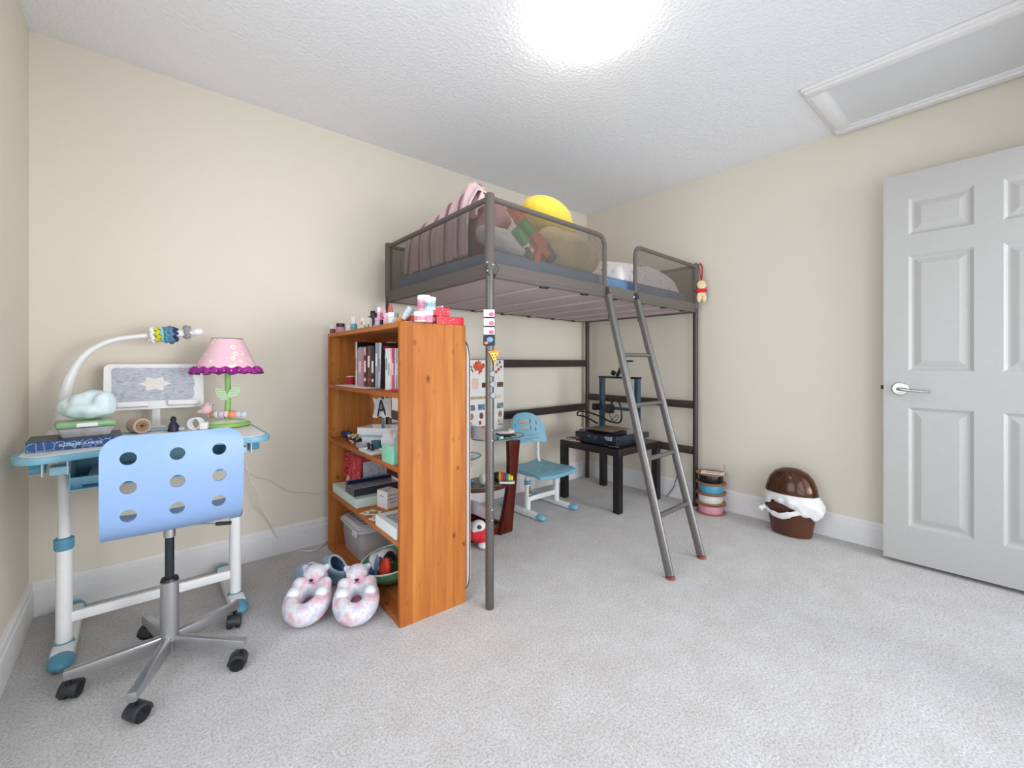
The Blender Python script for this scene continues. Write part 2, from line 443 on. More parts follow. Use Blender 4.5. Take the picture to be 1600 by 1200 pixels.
for z in (.405, .745): rail(bp(0, 0, z), bp(0, 1, z), .054, .02, m=mat('#a19fa6', .4, .3))  # left-end rails coloured lighter, as if lit by the window
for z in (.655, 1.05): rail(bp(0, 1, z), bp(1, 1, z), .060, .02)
# rails that carry the deck
for a_, c_ in (((0, 0), (1, 0)), ((0, 1), (1, 1)), ((0, 0), (0, 1)), ((1, 0), (1, 1))):
    p, q = bp(*a_, ZR), bp(*c_, ZR); d = q-p; b = B(); b.tube([p+d*.012, q-d*.012], .011, 12); bed_obj(b, 'side_rail', M_BAND)
# solid bands above the lower tube, mesh panels above them, top tubes
def band(p, q, z0, z1, name, m, t=.010):
    b = B(); d = q-p; a = math.atan2(d.y, d.x); c = (p+q)/2
    b.box((c.x, c.y, (z0+z1)/2), (d.length, t, z1-z0), r=(0, 0, a)); return bed_obj(b, name, m, smooth=False)
def netpanel(p, q):
    b = B(); n = 2
    v = [b.bm.verts.new(Vector((k.x, k.y, z))) for k, z in ((p, ZB), (q, ZB), (q, ZT-.008), (p, ZT-.008))]
    b.bm.faces.new(v); return bed_obj(b, 'mesh_panel', M_NET, smooth=False)
GU = .425; GR = .585
for (a_, c_, open0, open1) in (((0, 0), (0, 1), 0, 0), ((1, 0), (1, 1), 0, 0), ((0, 1), (1, 1), 0, 0), ((0, 0), (GU, 0), 0, 1), ((GR, 0), (1, 0), 1, 0)):
    p, q = bp(*a_), bp(*c_); d = (q-p).normalized()
    p2, q2 = p+d*(.0 if open0 else .018), q-d*(.0 if open1 else .018)
    band(p2, q2, ZR+.006, ZB, 'fabric_band', M_BAND)
    netpanel(p2, q2)
    z1 = ZT-.008
    pts = [Vector((p2.x, p2.y, z1)), Vector((q2.x, q2.y, z1))]
    def corner(e, s):       # rounded end going down to the rail
        return [Vector((e.x, e.y, z1))+s*.06, Vector((e.x, e.y, z1-.004))+s*.035, Vector((e.x, e.y, z1-.018))+s*.014, Vector((e.x, e.y, z1-.04))+s*.003, Vector((e.x, e.y, z1-.07)), Vector((e.x, e.y, ZR-.01))]
    if open1: pts = [pts[0]]+corner(q2, -d)
    if open0: pts = corner(p2, d)[::-1]+[pts[1]]
    b = B(); b.tube(pts, .0125, 12); bed_obj(b, 'guard_tube', M_BAND)
band(bp(GU+.005, 0)+Vector((0, 0, 0)), bp(GR-.005, 0), ZR-.005, ZB+.0, 'steel_crosspiece', M_LADDER, t=.014)
for (u, dz) in ((GU+.018, .03), (GR-.012, .02)):
    p = bp(u, 0, ZR+dz); b = B(); b.sph(p+Vector((0, -.009, 0)), (.009, .004, .009)); bed_obj(b, 'screw', M_CHROME)
for dx, dz in ((-.02, .055), (-.02, .018), (.004, .045)):
    b = B(); b.sph(FL+Vector((dx*.9, -.019 if dx > 0 else -.006, ZR+dz-.002)), .0055, 10, 8); bed_obj(b, 'screw', M_CHROME)
for z in (.724, .768, .384, .428, ):
    b = B(); b.sph(FL+Vector((-.001, -.0185, z)), .0048, 10, 8); bed_obj(b, 'screw', M_CHROME)
for z in (1.30, .3, .42, .7, .76, 1.4):
    b = B(); b.sph(FR+Vector((.0, -.0185, z)), .0045, 8, 6); bed_obj(b, 'screw', M_CHROME)
# fabric laces at the corner
for s in (-1, 1):
    b = B(); c = FL+Vector((0, 0, ZR+.028))
    pth = spline([c+Vector((-.006*s if s < 0 else .008, -.006, .03)), c+(Vector((.024, -.016, .0)) if s > 0 else Vector((-.0235, .0, .0))), c+Vector((.010*s, -.008, -.035))], 6)
    b.tube([q_+Vector((s*.004, -.008, 0)) for q_ in pth], .0014, 6); bed_obj(b, 'elastic_loop', M_BLACK)
# deck: fabric base between cross tubes
us = [0.012, .175, .335, .475, .62, .765, .90, .988]
M_DECK = mat('#b9a9a9', .8, var=.03)
for u0, u1 in zip(us, us[1:]):
    b = B()
    def f(i, j, u0=u0, u1=u1):
        p = bp(lerp(u0, u1, i), lerp(.012, .988, j), 1.437-.006*math.sin(PI*i)); return p
    b.grid(7, 3, f)
    bed_obj(b, 'base_panel', M_DECK, mods=[('SOLIDIFY', dict(thickness=.003))])
for u in us[1:-1]:
    p, q = bp(u, .01, 1.431), bp(u, .99, 1.431); b = B(); b.tube([p, q], .010, 10); bed_obj(b, 'cross_tube', mat('#c5b5b4', .7, var=.03))
    for v_ in (.004, .996):
        b = B(); b.box(bp(u, v_, 1.424), (.05, .02, .012), bev=.003); bed_obj(b, 'clip', M_BLACK)
# mattress
def pillowbox(b, c, d, r, seg=4): b.box(c, d, bev=r, seg=seg)
mt = thing('mattress', 'mattress in a slate blue fitted sheet on the loft bed', 'mattress', (2.14, 2.06, 1.447))
b = B(); 
sh_ = B(); sh_.box((0, 0, .065), (1.90, .93, .125), r=(0, 0, math.radians(2.7)), bev=.04, seg=4)
sheet = sh_.obj('fitted_sheet', mat('#627f9f', .85, var=.06, nscale=9), mt, mods=[('SUBSURF', dict(levels=2, render_levels=2, subdivision_type='SIMPLE'))], ang=180)
wrinkle(sheet, .006, 11, 3)

# ladder
lad = thing('ladder', 'grey steel ladder hooked on the loft bed', 'ladder', (2.15, 1.13, 0))
lo = lad.location
L0, L1 = Vector((1.975, 1.128, 0)), Vector((1.995, 1.520, 1.435))
R0, R1 = Vector((2.313, 1.140, 0)), Vector((2.305, 1.538, 1.435))
for a_, c_ in ((L0, L1), (R0, R1)):
    b = B(); d = (c_-a_)
    b.tube([a_+d*.012-lo, a_+d*.35-lo, c_-lo], .024, 16, flat=(.62, 1.0, (0, 1, 0)))
    st = b.obj('stile', M_LADDER, lad)
    b = B(); b.tube([a_-lo+Vector((0, 0, .001)), a_+d*.009-lo], .0248, 16, flat=(.66, 1.04, (0, 1, 0))); b.obj('foot_cap', mat('#9c4a2c', .6), st)
    b = B(); top = c_-lo; b.tube([top+Vector((0, -.012, -.13)), top+Vector((0, -.012, -.02)), top+Vector((0, -.004, .02)), top+Vector((0, .004, .045))], .013, 10, flat=(1, .35, (0, 1, 0))); b.obj('hook_plate', M_FRAMED, st)
for z in (1.10, .83, .556, .283):
    t_ = z/1.435; b = B(); p, q = L0+(L1-L0)*t_-lo, R0+(R1-R0)*t_-lo
    b.tube([p, q], .0155, 14, flat=(1, .75, (0, 0, 1))); b.obj('rung', M_LADDER, lad)

# ------------------------------------------------------------------ bookshelf
TH = math.radians(-1.67); SO = Vector((.789, 1.617, 0)); SD, SW = .310, .963
ed = Vector((math.cos(TH), math.sin(TH), 0)); ew = Vector((-math.sin(TH), math.cos(TH), 0))
def sp(d, w_, z=0): return SO+ed*d+ew*w_+Vector((0, 0, z))
def shw(px, d):             # distance along the shelf seen at image column px, at depth d
    a = (px-800)/685.; p = SO+ed*d
    r0, D0 = UX*p.x-UZ*p.y, UZ*p.x+UX*p.y; dr, dD = UX*ew.x-UZ*ew.y, UZ*ew.x+UX*ew.y
    return (r0-a*D0)/(a*dD-dr)
shelf = thing('bookcase', 'orange stained pine bookcase with open shelves', 'bookcase', SO, TH)
T = .019
for w0 in (0, SW-T):
    b = B(); b.box((SD/2, w0+T/2, .611), (SD, T, 1.222), bev=.0015, seg=1); b.obj('side_panel', PZ, shelf, smooth=False)
ZS = [.003, .316, .615, .914, 1.201]      # undersides
for z in ZS:
    b = B(); b.box((SD/2, SW/2, z+.0105), (SD-.001, SW-2*T, .021), bev=.0015, seg=1); b.obj('shelf_board' if z < 1.2 else 'top_board', PY, shelf, smooth=False)
b = B(); b.box((SD-.01, SW/2, 1.175), (.016, SW-2*T, .05)); b.obj('back_rail', PY, shelf, smooth=False)
S0, S1, S2, S3, STOP = [z+.0212 for z in ZS]
# white folding board leaning behind the bookcase
bd = thing('board', 'tall thin pale board with rounded corners leaning behind the bookcase', 'board', sp(SD+.004, -.008), TH)
b = B(); b.prism(rrect(.62, 1.16, .10, 8, .31, .60), .013, M=Matrix.Rotation(PI/2, 4, 'Z') @ Matrix.Rotation(PI/2, 4, 'X'))
b.obj('panel', mat('#eee3dc', .6, var=.03), bd, loc=(.002, 0, 0))
b = B(); b.tube([(0, q[0], q[1]) for q in rrect(.62, 1.16, .10, 8, .31, .60)], .003, 6, closed=True); b.obj('edge_binding', mat('#4d3a33', .6), bd, loc=(.009, -.0005, 0))

# ------------------------------------------------------------------ kid's desk
desk = thing('desk', 'small white and blue adjustable desk with a shallow drawer', 'desk', (.055, 2.25, 0))
def L_(x, y, z=0): return Vector((x-.055, y-2.25, z))
def deskout(ins):
    x0, x1, y0, y1 = -.365+ins, .365-ins, -.235+ins, .245-ins
    r = .07-ins*.5; p = []
    for (cx, cy, a0) in ((x1-r, y0+r, -PI/2), (x1-r*.6, y1-r*.6, 0), (x0+r*.6, y1-r*.6, PI/2), (x0+r, y0+r, PI)):
        q = r if cy < 0 else r*.6
        for i in range(7): a = a0+PI/2*i/6; p.append((cx+q*math.cos(a), cy+q*math.sin(a)))
    # concave front between the last and the first point
    for i in range(1, 12):
        t = i/12; x = lerp(x0+r, x1-r, t); p.append((x, y0+.085*math.sin(PI*t)**1.3))
    return p
B().prism(deskout(0), .022, z0=.736).obj('tabletop', M_BLUE, desk, mods=[('BEVEL', dict(width=.004, segments=2, limit_method='ANGLE'))])
B().prism([(x, y-.012 if False else y) for x, y in deskout(.016) if True], .0025, z0=.7575).obj('writing_surface', mat('#f3f0ef', .3, var=.01), desk)
b = B(); b.box((0.03, .205, .7600), (.52, .035, .005), bev=.002); b.obj('pen_groove', M_BLUED, desk)
for sx, x in ((-1, -.207), (1, .320)):
    col = B().tube([L_(x, 2.252, .05), L_(x, 2.252, .40)], .0225, 20).obj('leg', M_PLASTIC, desk)
    B().tube([L_(x, 2.252, .39), L_(x, 2.252, .722)], .0175, 20).obj('upper_tube', M_PLASTIC, col)
    B().tube([L_(x, 2.252, .385), L_(x, 2.252, .392), L_(x, 2.252, .425), L_(x, 2.252, .43)], [.024, .0275, .0275, .02], 20).obj('collar', M_BLUED, col)
    B().tube([L_(x, 2.252, .047), L_(x, 2.252, .056)], [.03, .025], 20).obj('ring', M_BLUED, col)
    b = B(); b.box(L_(x, 2.38, .027), (.062, .40, .05), bev=.013, seg=3); ft = b.obj('foot', M_PLASTIC, desk)
    for y in (2.165, 2.595):
        b = B(); b.sph(L_(x, y, .026), (.036, .052, .0255)); b.obj('foot_cap', M_BLUED, ft)
    # bracket with tilt knob
    xb = x+sx*.035
    b = B()
    for dx in (0, .06): b.box(L_(xb+(dx-.055)*sx*-1-sx*.05, 2.17, .708), (.005, .10, .062), bev=.002)
    br = b.obj('bracket', M_WHITE, desk)
    b = B(); b.box(L_(x-sx*.0, 2.15, .692), (.05, .06, .03), bev=.006); b.obj('bracket_cover', mat('#a9d3e6', .4), br)
    b = B(); b.tube([L_(x+sx*.035, 2.15, .705), L_(x+sx*.072, 2.15, .705)], .0195, 8); b.obj('knob', M_BLUED, br)
b = B(); b.box(L_(.056, 2.252, .137), (.49, .02, .036), bev=.004); b.obj('crossbar', M_PLASTIC, desk)
dr = B(); x0, x1 = -.185, .285
DZ = -.020
dr.box(L_((x0+x1)/2, 2.285, .634+DZ), (x1-x0, .27, .004)); 
dr.grid(2, 8, lambda i, j: L_(lerp(x0, x1, i), 2.155-.012*math.cos(j*PI*.5)*0+(.02*(1-math.sin(j*PI/2))), .632+DZ+.045*j))
for x in (x0, x1): dr.box(L_(x, 2.285, .658), (.004, .26, .085))
dr.box(L_((x0+x1)/2, 2.415, .658), (x1-x0, .004, .085))
dr.obj('drawer', M_BLUE, desk, mods=[('SOLIDIFY', dict(thickness=.003))])
# papers in the drawer
stk = thing('paper_stack', 'crumpled papers in a blue folder inside the desk drawer', 'papers', (-.02, 2.27, .618))
B().box((0, 0, .008), (.27, .21, .014), bev=.003).obj('folder', mat('#1f4e7c', .5), stk)
for i in range(4):
    b = B(); b.grid(8, 6, lambda u, v, i=i: Vector((lerp(-.12, .11, u), lerp(-.1, .09, v), .017+.007*i+.004*noise.noise(Vector((u*4, v*4, i))))))
    b.obj('sheet', mat(['#c9ced4', '#8fa3b5', '#e4e6e8', '#aeb6bd'][i], .6), stk, mods=[('SOLIDIFY', dict(thickness=.001))])

# desk lamp
dl = thing('desk_lamp', 'white curved gooseneck desk lamp rising from the desk corner', 'lamp', (-.235, 2.47, .7605))
lp = [(-.235, 2.47, .76), (-.232, 2.47, .86), (-.222, 2.475, .95), (-.200, 2.48, 1.03), (-.160, 2.485, 1.10), (-.09, 2.49, 1.15), (.0, 2.49, 1.172), (.08, 2.49, 1.184), (.16, 2.49, 1.193), (.222, 2.49, 1.203)]
P_ = spline([Vector(p)-dl.location for p in lp], 6)
rad = [.042, .036, .027, .021, .017, .0145, .0135, .0155, .0165, .0155]
rr = []
for i in range(len(P_)):
    t_ = i/6; k = min(int(t_), 8); rr.append(lerp(rad[k], rad[k+1], t_-k))
B().tube(P_[:43], rr[:43], 16, flat=(.75, 1.0, (0, 1, 0))).obj('arm', M_WHITE, dl)
B().tube(P_[42:], [q*1.02 for q in rr[42:]], 16, flat=(.95, .75, (0, 1, 0))).obj('lamp_head', M_WHITE, dl)
B().tube(P_[50:52], [.0185, .0185], 16, flat=(.98, .78, (0, 1, 0))).obj('band', mat('#d8d8d6', .3), dl)
B().lathe([(.045, 0), (.045, .02), (.037, .035)], sy=.8).obj('base', M_WHITE, dl)
def scrunchie(px, col, r, label, w_=.014, seed=0):
    c = at(px, 523 if px < 280 else 519, 'Y', 2.49); b = B(); n = 44; m = 8
    def f(i, j):
        th = 2*PI*i; ph = 2*PI*j; k = 1+.28*noise.noise(Vector((math.cos(th)*3+seed, math.sin(th)*3, seed)))
        q = w_*(.72+.30*math.sin(13*th+2*math.sin(ph+seed))); R = r*k
        return Vector((q*1.15*math.cos(ph)+.004*math.sin(7*th+seed), (R+q*.8*math.sin(ph))*math.cos(th), (R+q*.8*math.sin(ph))*math.sin(th)))
    b.grid(n, m+1, f, closed=True)
    bmesh.ops.remove_doubles(b.bm, verts=b.bm.verts, dist=.00005)
    o = b.obj('scrunchie', mat(col, .85, var=.12, nscale=60), loc=c, rot=(0, -.08, 0), ang=180)
    return tag(o, label, 'hair scrunchie', 'scrunchies on the lamp arm')
scrunchie(237, '#f4f4f4', .027, 'frilly white scrunchie at the left end of the row on the lamp arm', .011, 1)
scrunchie(246, '#e6d62c', .026, 'yellow scrunchie on the lamp arm', .011, 2)
scrunchie(253, '#9fd6cf', .026, 'pale mint scrunchie between the yellow and blue ones', .009, 3)
scrunchie(260, '#5e9dba', .028, 'mid blue scrunchie on the lamp arm', .012, 4)
scrunchie(267, '#6c8aa5', .030, 'slate blue scrunchie beside the navy one', .011, 5)
scrunchie(273.5, '#20406f', .027, 'navy blue scrunchie at the right end of the row on the lamp arm', .010, 6)
scrunchie(292, '#a9a0a3', .021, 'mauve grey scrunchie alone near the lamp tip', .012, 7)
# reading stand with felt sheet
rs = thing('book_stand', 'white tilted reading stand at the back of the desk', 'book stand', (.058, 2.575, .7605))
TI = Matrix.Rotation(math.radians(90-14), 4, 'X')
M0 = Matrix.Translation((0, -.045, .09)) @ TI
pl = B().prism(rrect(.350, .205, .022, 6, 0, .1025), .008, M=M0).obj('tray', M_WHITE, rs)
for x0, x1 in ((-.158, -.028), (.040, .150)):
    b = B()
    for (yy, zz, dy, dz) in ((.012, .020, .005, .028), (.021, .032, .022, .004)):
        b.box(M0 @ Vector(((x0+x1)/2, yy, zz)), (x1-x0, dy, dz), r=TI, bev=.0015)
    b.obj('lip', M_WHITE, pl)
b = B(); b.box((0, .0, .075), (.030, .016, .15), bev=.003); b.obj('stem', M_WHITE, rs)
b = B(); b.box((0, .0, .006), (.07, .05, .012), bev=.003); b.obj('foot', M_WHITE, rs)
t = newmat('marbled_grey_felt'); v = t.coord(scale=(1, 1, 2.4)); n = t.noise(v, 60, 5, .7)
t.link(t.ramp(n, [(.32, '#9297a2'), (.45, '#b6bac5'), (.65, '#cbced8')]), t.p.inputs['Base Color']); t.p.inputs['Roughness'].default_value = .95; t.bump(n, .4, .002)
fs = thing('felt_sheet', 'mottled grey felt sheet with a cream star on the reading stand', 'felt sheet', rs.location)
def wob(i, n): return 1+.03*noise.noise(Vector((math.cos(2*PI*i/n)*4, math.sin(2*PI*i/n)*4, 2)))
op = []
for i, (x, y) in enumerate(rrect(.285, .150, .012, 3, .0, .0)): op.append((x, y))
op2 = []
for i in range(len(op)):
    a_, c_ = op[i], op[(i+1) % len(op)]; L = math.hypot(a_[0]-c_[0], a_[1]-c_[1]); k = max(1, int(L/.008))
    for j in range(k): 
        x, y = lerp(a_[0], c_[0], j/k), lerp(a_[1], c_[1], j/k); q = 1+.035*noise.noise(Vector((x*40, y*40, 1.3))); op2.append((x*q, y*q+.113))
B().prism(op2, .003, M=M0 @ Matrix.Translation((-.005, 0, .0085))).obj('felt', t.m, fs)
st_ = [(.052*(1 if i % 2 == 0 else .62)*math.cos(PI*i/6)*1.15, .044*(1 if i % 2 == 0 else .62)*math.sin(PI*i/6)*.85+.113) for i in range(12)]
B().prism(st_, .0015, M=M0 @ Matrix.Translation((-.005, 0, .0118))).obj('star_cutout', mat('#e9e3dd', .9), fs)

# pink bedside lamp on the desk
pk = thing('table_lamp', 'pink daisy-print lampshade on a green flower-stem table lamp', 'lamp', (.312, 2.41, .7605))
def blobbase(r0, r1): return lambda th, z: .06*math.sin(3*th+1)
B().lathe([(.068, 0), (.078, .004), (.078, .016), (.070, .022)], sx=1.15, sy=.9, n=40, wob=blobbase(0, 0)).obj('base', mat('#93c46c', .4), pk)
B().lathe([(.070, .0215), (.05, .032), (.001, .038)], sx=1.15, sy=.9, n=40, wob=blobbase(0, 0)).obj('base_top', mat('#cfe3c0', .5, var=.1, nscale=30), pk)
B().tube([(0, 0, .03), (.002, 0, .14), (-.0, 0, .29)], [.0135, .012, .012], 16).obj('stem', mat('#8cc068', .45), pk)
t = newmat('green_checked_leaf'); v = t.coord(scale=(1, 1, 1)); ck = t.new('ShaderNodeTexChecker'); ck.inputs['Scale'].default_value = 180; t.link(v, ck.inputs[0])
ck.inputs[1].default_value = lin('#a9d392'); ck.inputs[2].default_value = lin('#e3f0da'); t.link(ck.outputs[0], t.p.inputs['Base Color'])
def leafpoly(L, W, n=10): return [(L*i/n, W*math.sin(PI*i/n)**.8) for i in range(n+1)]+[(L*i/n, -W*math.sin(PI*i/n)**.8) for i in range(n-1, 0, -1)]
for a_, z in ((math.radians(133), .095), (math.radians(38), .108)):
    M = Matrix.Rotation(-ANG, 4, 'Z') @ Matrix.Rotation(PI/2, 4, 'X') @ Matrix.Rotation(a_, 4, 'Z')
    B().prism(leafpoly(.080, .022), .005, M=Matrix.Translation((0, -.012, z+.030)) @ M).obj('leaf', t.m, pk)
t = newmat('pink_daisy_fabric'); v = t.coord(); vo = t.new('ShaderNodeTexVoronoi'); vo.inputs['Scale'].default_value = 30; vo.inputs['Randomness'].default_value = .85; t.link(v, vo.inputs[0])
fl = t.ramp(vo.outputs['Distance'], [(0, '#c8b04c'), (.10, '#c8b04c'), (.13, '#f6f2e6'), (.26, '#f0e6d8'), (.34, '#f0c3cf')])
t.link(fl, t.p.inputs['Base Color']); t.p.inputs['Roughness'].default_value = .8
zs0, zs1 = .262, .408
B().lathe([(.128, zs0), (.062, zs1)], n=48, cap=False).obj('lamp_shade', t.m, pk, mods=[('SOLIDIFY', dict(thickness=.002))])
B().tube([(.0615*math.cos(2*PI*i/32), .0615*math.sin(2*PI*i/32), zs1) for i in range(32)], .002, 6, closed=True).obj('top_trim', mat('#5a4a4c', .7), pk)
def rufp(n, R, amp, dz, ph=0): return [(math.cos(2*PI*i/n)*(R+amp*math.sin(29*2*PI*i/n+ph)), math.sin(2*PI*i/n)*(R+amp*math.sin(29*2*PI*i/n+ph)), zs0+dz+.004*math.sin(2*PI*17*i/n)) for i in range(n)]
rf = B(); n = 232
A_ = [rf.bm.verts.new(p) for p in rufp(n, .127, .001, .016)]; C_ = [rf.bm.verts.new(p) for p in rufp(n, .134, .008, .006, .5)]; D_ = [rf.bm.verts.new(p) for p in rufp(n, .136, .011, -.012)]
for i in range(n):
    j = (i+1) % n; rf.bm.faces.new((A_[i], A_[j], C_[j], C_[i])); rf.bm.faces.new((C_[i], C_[j], D_[j], D_[i]))
rfo = rf.obj('ruffle', mat('#a3178f', .6, var=.25, nscale=50), pk, mods=[('SOLIDIFY', dict(thickness=.002))])
rf = B(); rf.tube(rufp(n, .136, .011, -.012), .0022, 5, closed=True); rf.obj('ruffle_hem', mat('#3c2247', .7), rfo)
# beads round the lamp foot
bt = thing('bead_string', 'string of pastel wooden beads with a pale pink bird round the lamp foot', 'toy', (.312, 2.41, .784))
bc = ['#f3c9cf', '#ef9a77', '#cfe6e2', '#d9c5d6', '#efc6cd', '#f0956c', '#d6ccd2', '#c8dfe4']
for i, c in enumerate(bc):
    th = lerp(-2.65, -.15, i/7) ; x, y = .074*math.cos(th-.35), .064*math.sin(th-.35)
    px = Vector((UX*(i-3.6)*.0205+ -UZ*0, -UZ*(i-3.6)*.0205, 0)); off = Vector((-UZ*.02*math.sin(i/7*PI), -UX*.02*math.sin(i/7*PI), .020-.0016*abs(i-3.5)))
    B().sph(px*1.1+off+Vector((0, 0, .018)), .0162 if i not in (2, 3, 5) else .0185, 14, 10).obj('bead', mat(c, .45), bt)
bird = plush('bird', [((0, 0, 0), (.022, .018, .020)), ((.006, 0, .020), .017), ((-.018, 0, -.006), (.018, .009, .008))], mat('#e6bfc2', .5), bt, .003, 3, loc=(-.082*UX-.016, .082*UZ-.03, .058))
bird.scale = (1.05, 1.05, 1.05)
for q in ((.020, .000, .020),): B().tube([(q[0], 0, q[2]), (q[0]+.008, 0, q[2]-.001)], [.004, .001], 8).obj('beak', mat('#d9785a', .5), bird)
B().sph((.010, -.016, .025), .0022, 8, 6).obj('eye', M_BLACK, bird)
# blue box set, lidded box, pouch
bx = thing('game_box', 'flat navy blue box with pale line drawing lying on the desk', 'box', (-.172, 2.222, .7605), math.radians(3))
t = newmat('navy_box_print'); v = t.coord(); vo = t.new('ShaderNodeTexVoronoi'); vo.feature = 'DISTANCE_TO_EDGE'; vo.inputs['Scale'].default_value = 42; t.link(v, vo.inputs[0])
t.link(t.ramp(vo.outputs['Distance'], [(.0, '#7aa3cf'), (.035, '#7aa3cf'), (.06, '#1f4a86')]), t.p.inputs['Base Color']); t.p.inputs['Roughness'].default_value = .4
B().box((0, 0, .016), (.236, .175, .032), bev=.0015, seg=1).obj('box_body', t.m, bx, smooth=False)
B().box((0, 0, .0325), (.238, .177, .003), bev=.001, seg=1).obj('lid', mat('#3a4350', .45), bx, smooth=False)
text('SIZZLING  SUMMER', .0125, mat('#f2f5f8', .5), bx, (.012, -.0885, .016), (PI/2, 0, 0))
lb = thing('plastic_box', 'clear plastic box with green lid lying on the navy box', 'box', (-.150, 2.235, .7950), math.radians(8))
B().taper((0, 0, 0), (.128, .088), (.152, .112), .030).obj('tub', mat('#d8d4d9', .25, alpha=.85, var=.12, nscale=25), lb)
b = B(); b.box((0, 0, .042), (.160, .118, .024), bev=.010, seg=3); ldo = b.obj('lid', mat('#9ccb93', .2, alpha=.8, var=.1, nscale=15), lb)
b = B(); b.box((0, -.0595, .042), (.055, .001, .013)); b.obj('label', M_WHITE, ldo, smooth=False)
pc = plush('fabric_pouch', [((0, 0, .028), (.078, .050, .028)), ((-.045, 0, .034), (.036, .042, .030)), ((.010, .006, .058), (.040, .032, .030)), ((.045, .0, .044), (.034, .040, .036)), ((-.02, -.01, .048), (.03, .03, .022))],
           mat('#dcecef', .9, var=.04, nscale=12), None, .004, 5)
pc.scale = (1.08, 1.08, 1.25); pc.location = (-.142, 2.240, .852); pc.rotation_euler = (0, 0, -.5); wrinkle(pc, .008, 30, 2)
pc.data.shade_smooth(); tag(pc, 'rumpled pale aqua hair towel lying on the green lidded box', 'towel')
# candle, figurine, adapter
cd = thing('candle', 'pinkish cylindrical wooden candle holder lying on its side', 'candle holder', (-.003, 2.44, .7605), 0)
Mc = Matrix.Rotation(-PI/2-.25, 4, 'Z') @ Matrix.Rotation(PI/2, 4, 'X') @ Matrix.Rotation(0, 4, 'Z')
Mc = Matrix.Translation((0, 0, .0320)) @ Matrix.Rotation(.35, 4, 'Z') @ Matrix.Rotation(PI/2, 4, 'X')
Mc = Mc @ Matrix.Scale(1.2, 4)
cdo = B().lathe([(.001, -.03), (.026, -.03), (.026, .03), (.019, .032), (.017, .028), (.006, .024), (.001, .024)], n=28, M=Mc).obj('holder', mat('#cbb0a3', .5, var=.04), cd)
B().lathe([(.001, .0245), (.0165, .0285), (.0165, .0315), (.011, .0315), (.010, .0255)], n=24, M=Mc).obj('wooden_ring', mat('#a98457', .5), cdo)
B().lathe([(.001, .026), (.004, .026), (.004, .0325), (.001, .0325)], n=12, M=Mc).obj('wick_hole', M_BLACK, cdo)
fg = thing('toy_figure', 'small black toy figure in a wide skirt standing on the desk', 'toy figure', (.112, 2.40, .7605), .3); fg.scale = (1.25, 1.25, 1.25)
B().lathe([(.016, 0), (.017, .004), (.012, .022), (.007, .036), (.004, .040)], n=14).obj('robe', mat('#23293a', .4), fg)
B().lathe([(.010, .038), (.009, .043), (.006, .050), (.001, .053)], n=12).obj('hat', mat('#171a24', .4), fg)
B().sph((0, 0, .040), .0075, 10, 8).obj('head', mat('#23293a', .4), fg)
for s in (-1, 1): B().tube([(s*.006, 0, .032), (s*.014, -.004, .018), (s*.013, -.009, .010)], .0028, 6).obj('arm', mat('#23293a', .4), fg)
ad = thing('charger', 'white plug adapter with coiled white cable beside the lamp foot', 'charger', (.194, 2.385, .7605), -.3); ad.scale = (1.25, 1.25, 1.25)
B().box((.022, 0, .014), (.026, .026, .026), bev=.004).obj('plug', M_WHITE, ad)
for i in range(4):
    B().tube([(-.008+.018*math.cos(a_)+i*.003, -.006+i*.005, .0225+.0195*math.sin(a_)) for a_ in [2*PI*k/24 for k in range(24)]], .0019, 6, closed=True).obj('cable_coil', M_WHITE, ad)
B().box((-.045, -.005, .008), (.022, .010, .009), bev=.002).obj('usb_plug', mat('#b9d3e6', .4), ad)
cb = B().tube(spline([(-.005, 2.46, .764), (.06, 2.47, .764), (.12, 2.475, .764), (.17, 2.41, .764)], 6), .0016, 6).obj('cable', M_WHITE)
tag(cb, 'thin white cable trailing across the back of the desk', 'cable')
# cords down the wall
pts = [at(380, 715, 'Y', 2.50), at(388, 738, 'Y', 2.54), at(393, 752, 'Y', 2.56), at(405, 772, 'Y', 2.58), at(407, 792, 'Y', 2.60), at(416, 806, 'Y', 2.64), at(425, 822, 'Y', 2.665), at(432, 838, 'Y', 2.667)]
p2 = [at(450, 855, 'z', .01), at(484, 861, 'z', .006), at(500, 855, 'z', .006), at(514, 843, 'z', .006)]
tag(B().tube(spline(pts+p2, 6), .0033, 8).obj('white_power_cord', mat('#efe9e6', .5)), 'thick white power cord running down the wall to the carpet beside the bookcase', 'cord')  # ordinary power cord
pts = [at(377, 728, 'Y', 2.5), at(388, 738, 'Y', 2.60), at(402, 746, 'Y', 2.64), at(423, 751, 'Y', 2.66), at(440, 763, 'Y', 2.675), at(453, 769, 'Y', 2.68), at(478, 769.5, 'Y', 2.68), at(492, 772, 'Y', 2.68), at(512, 767, 'Y', 2.68)]
tag(B().tube(spline(pts, 5), .0016, 6).obj('thin_cord', mat('#ddd2ca', .5)), 'thin white cord hanging across the wall between desk and bookcase', 'cord')

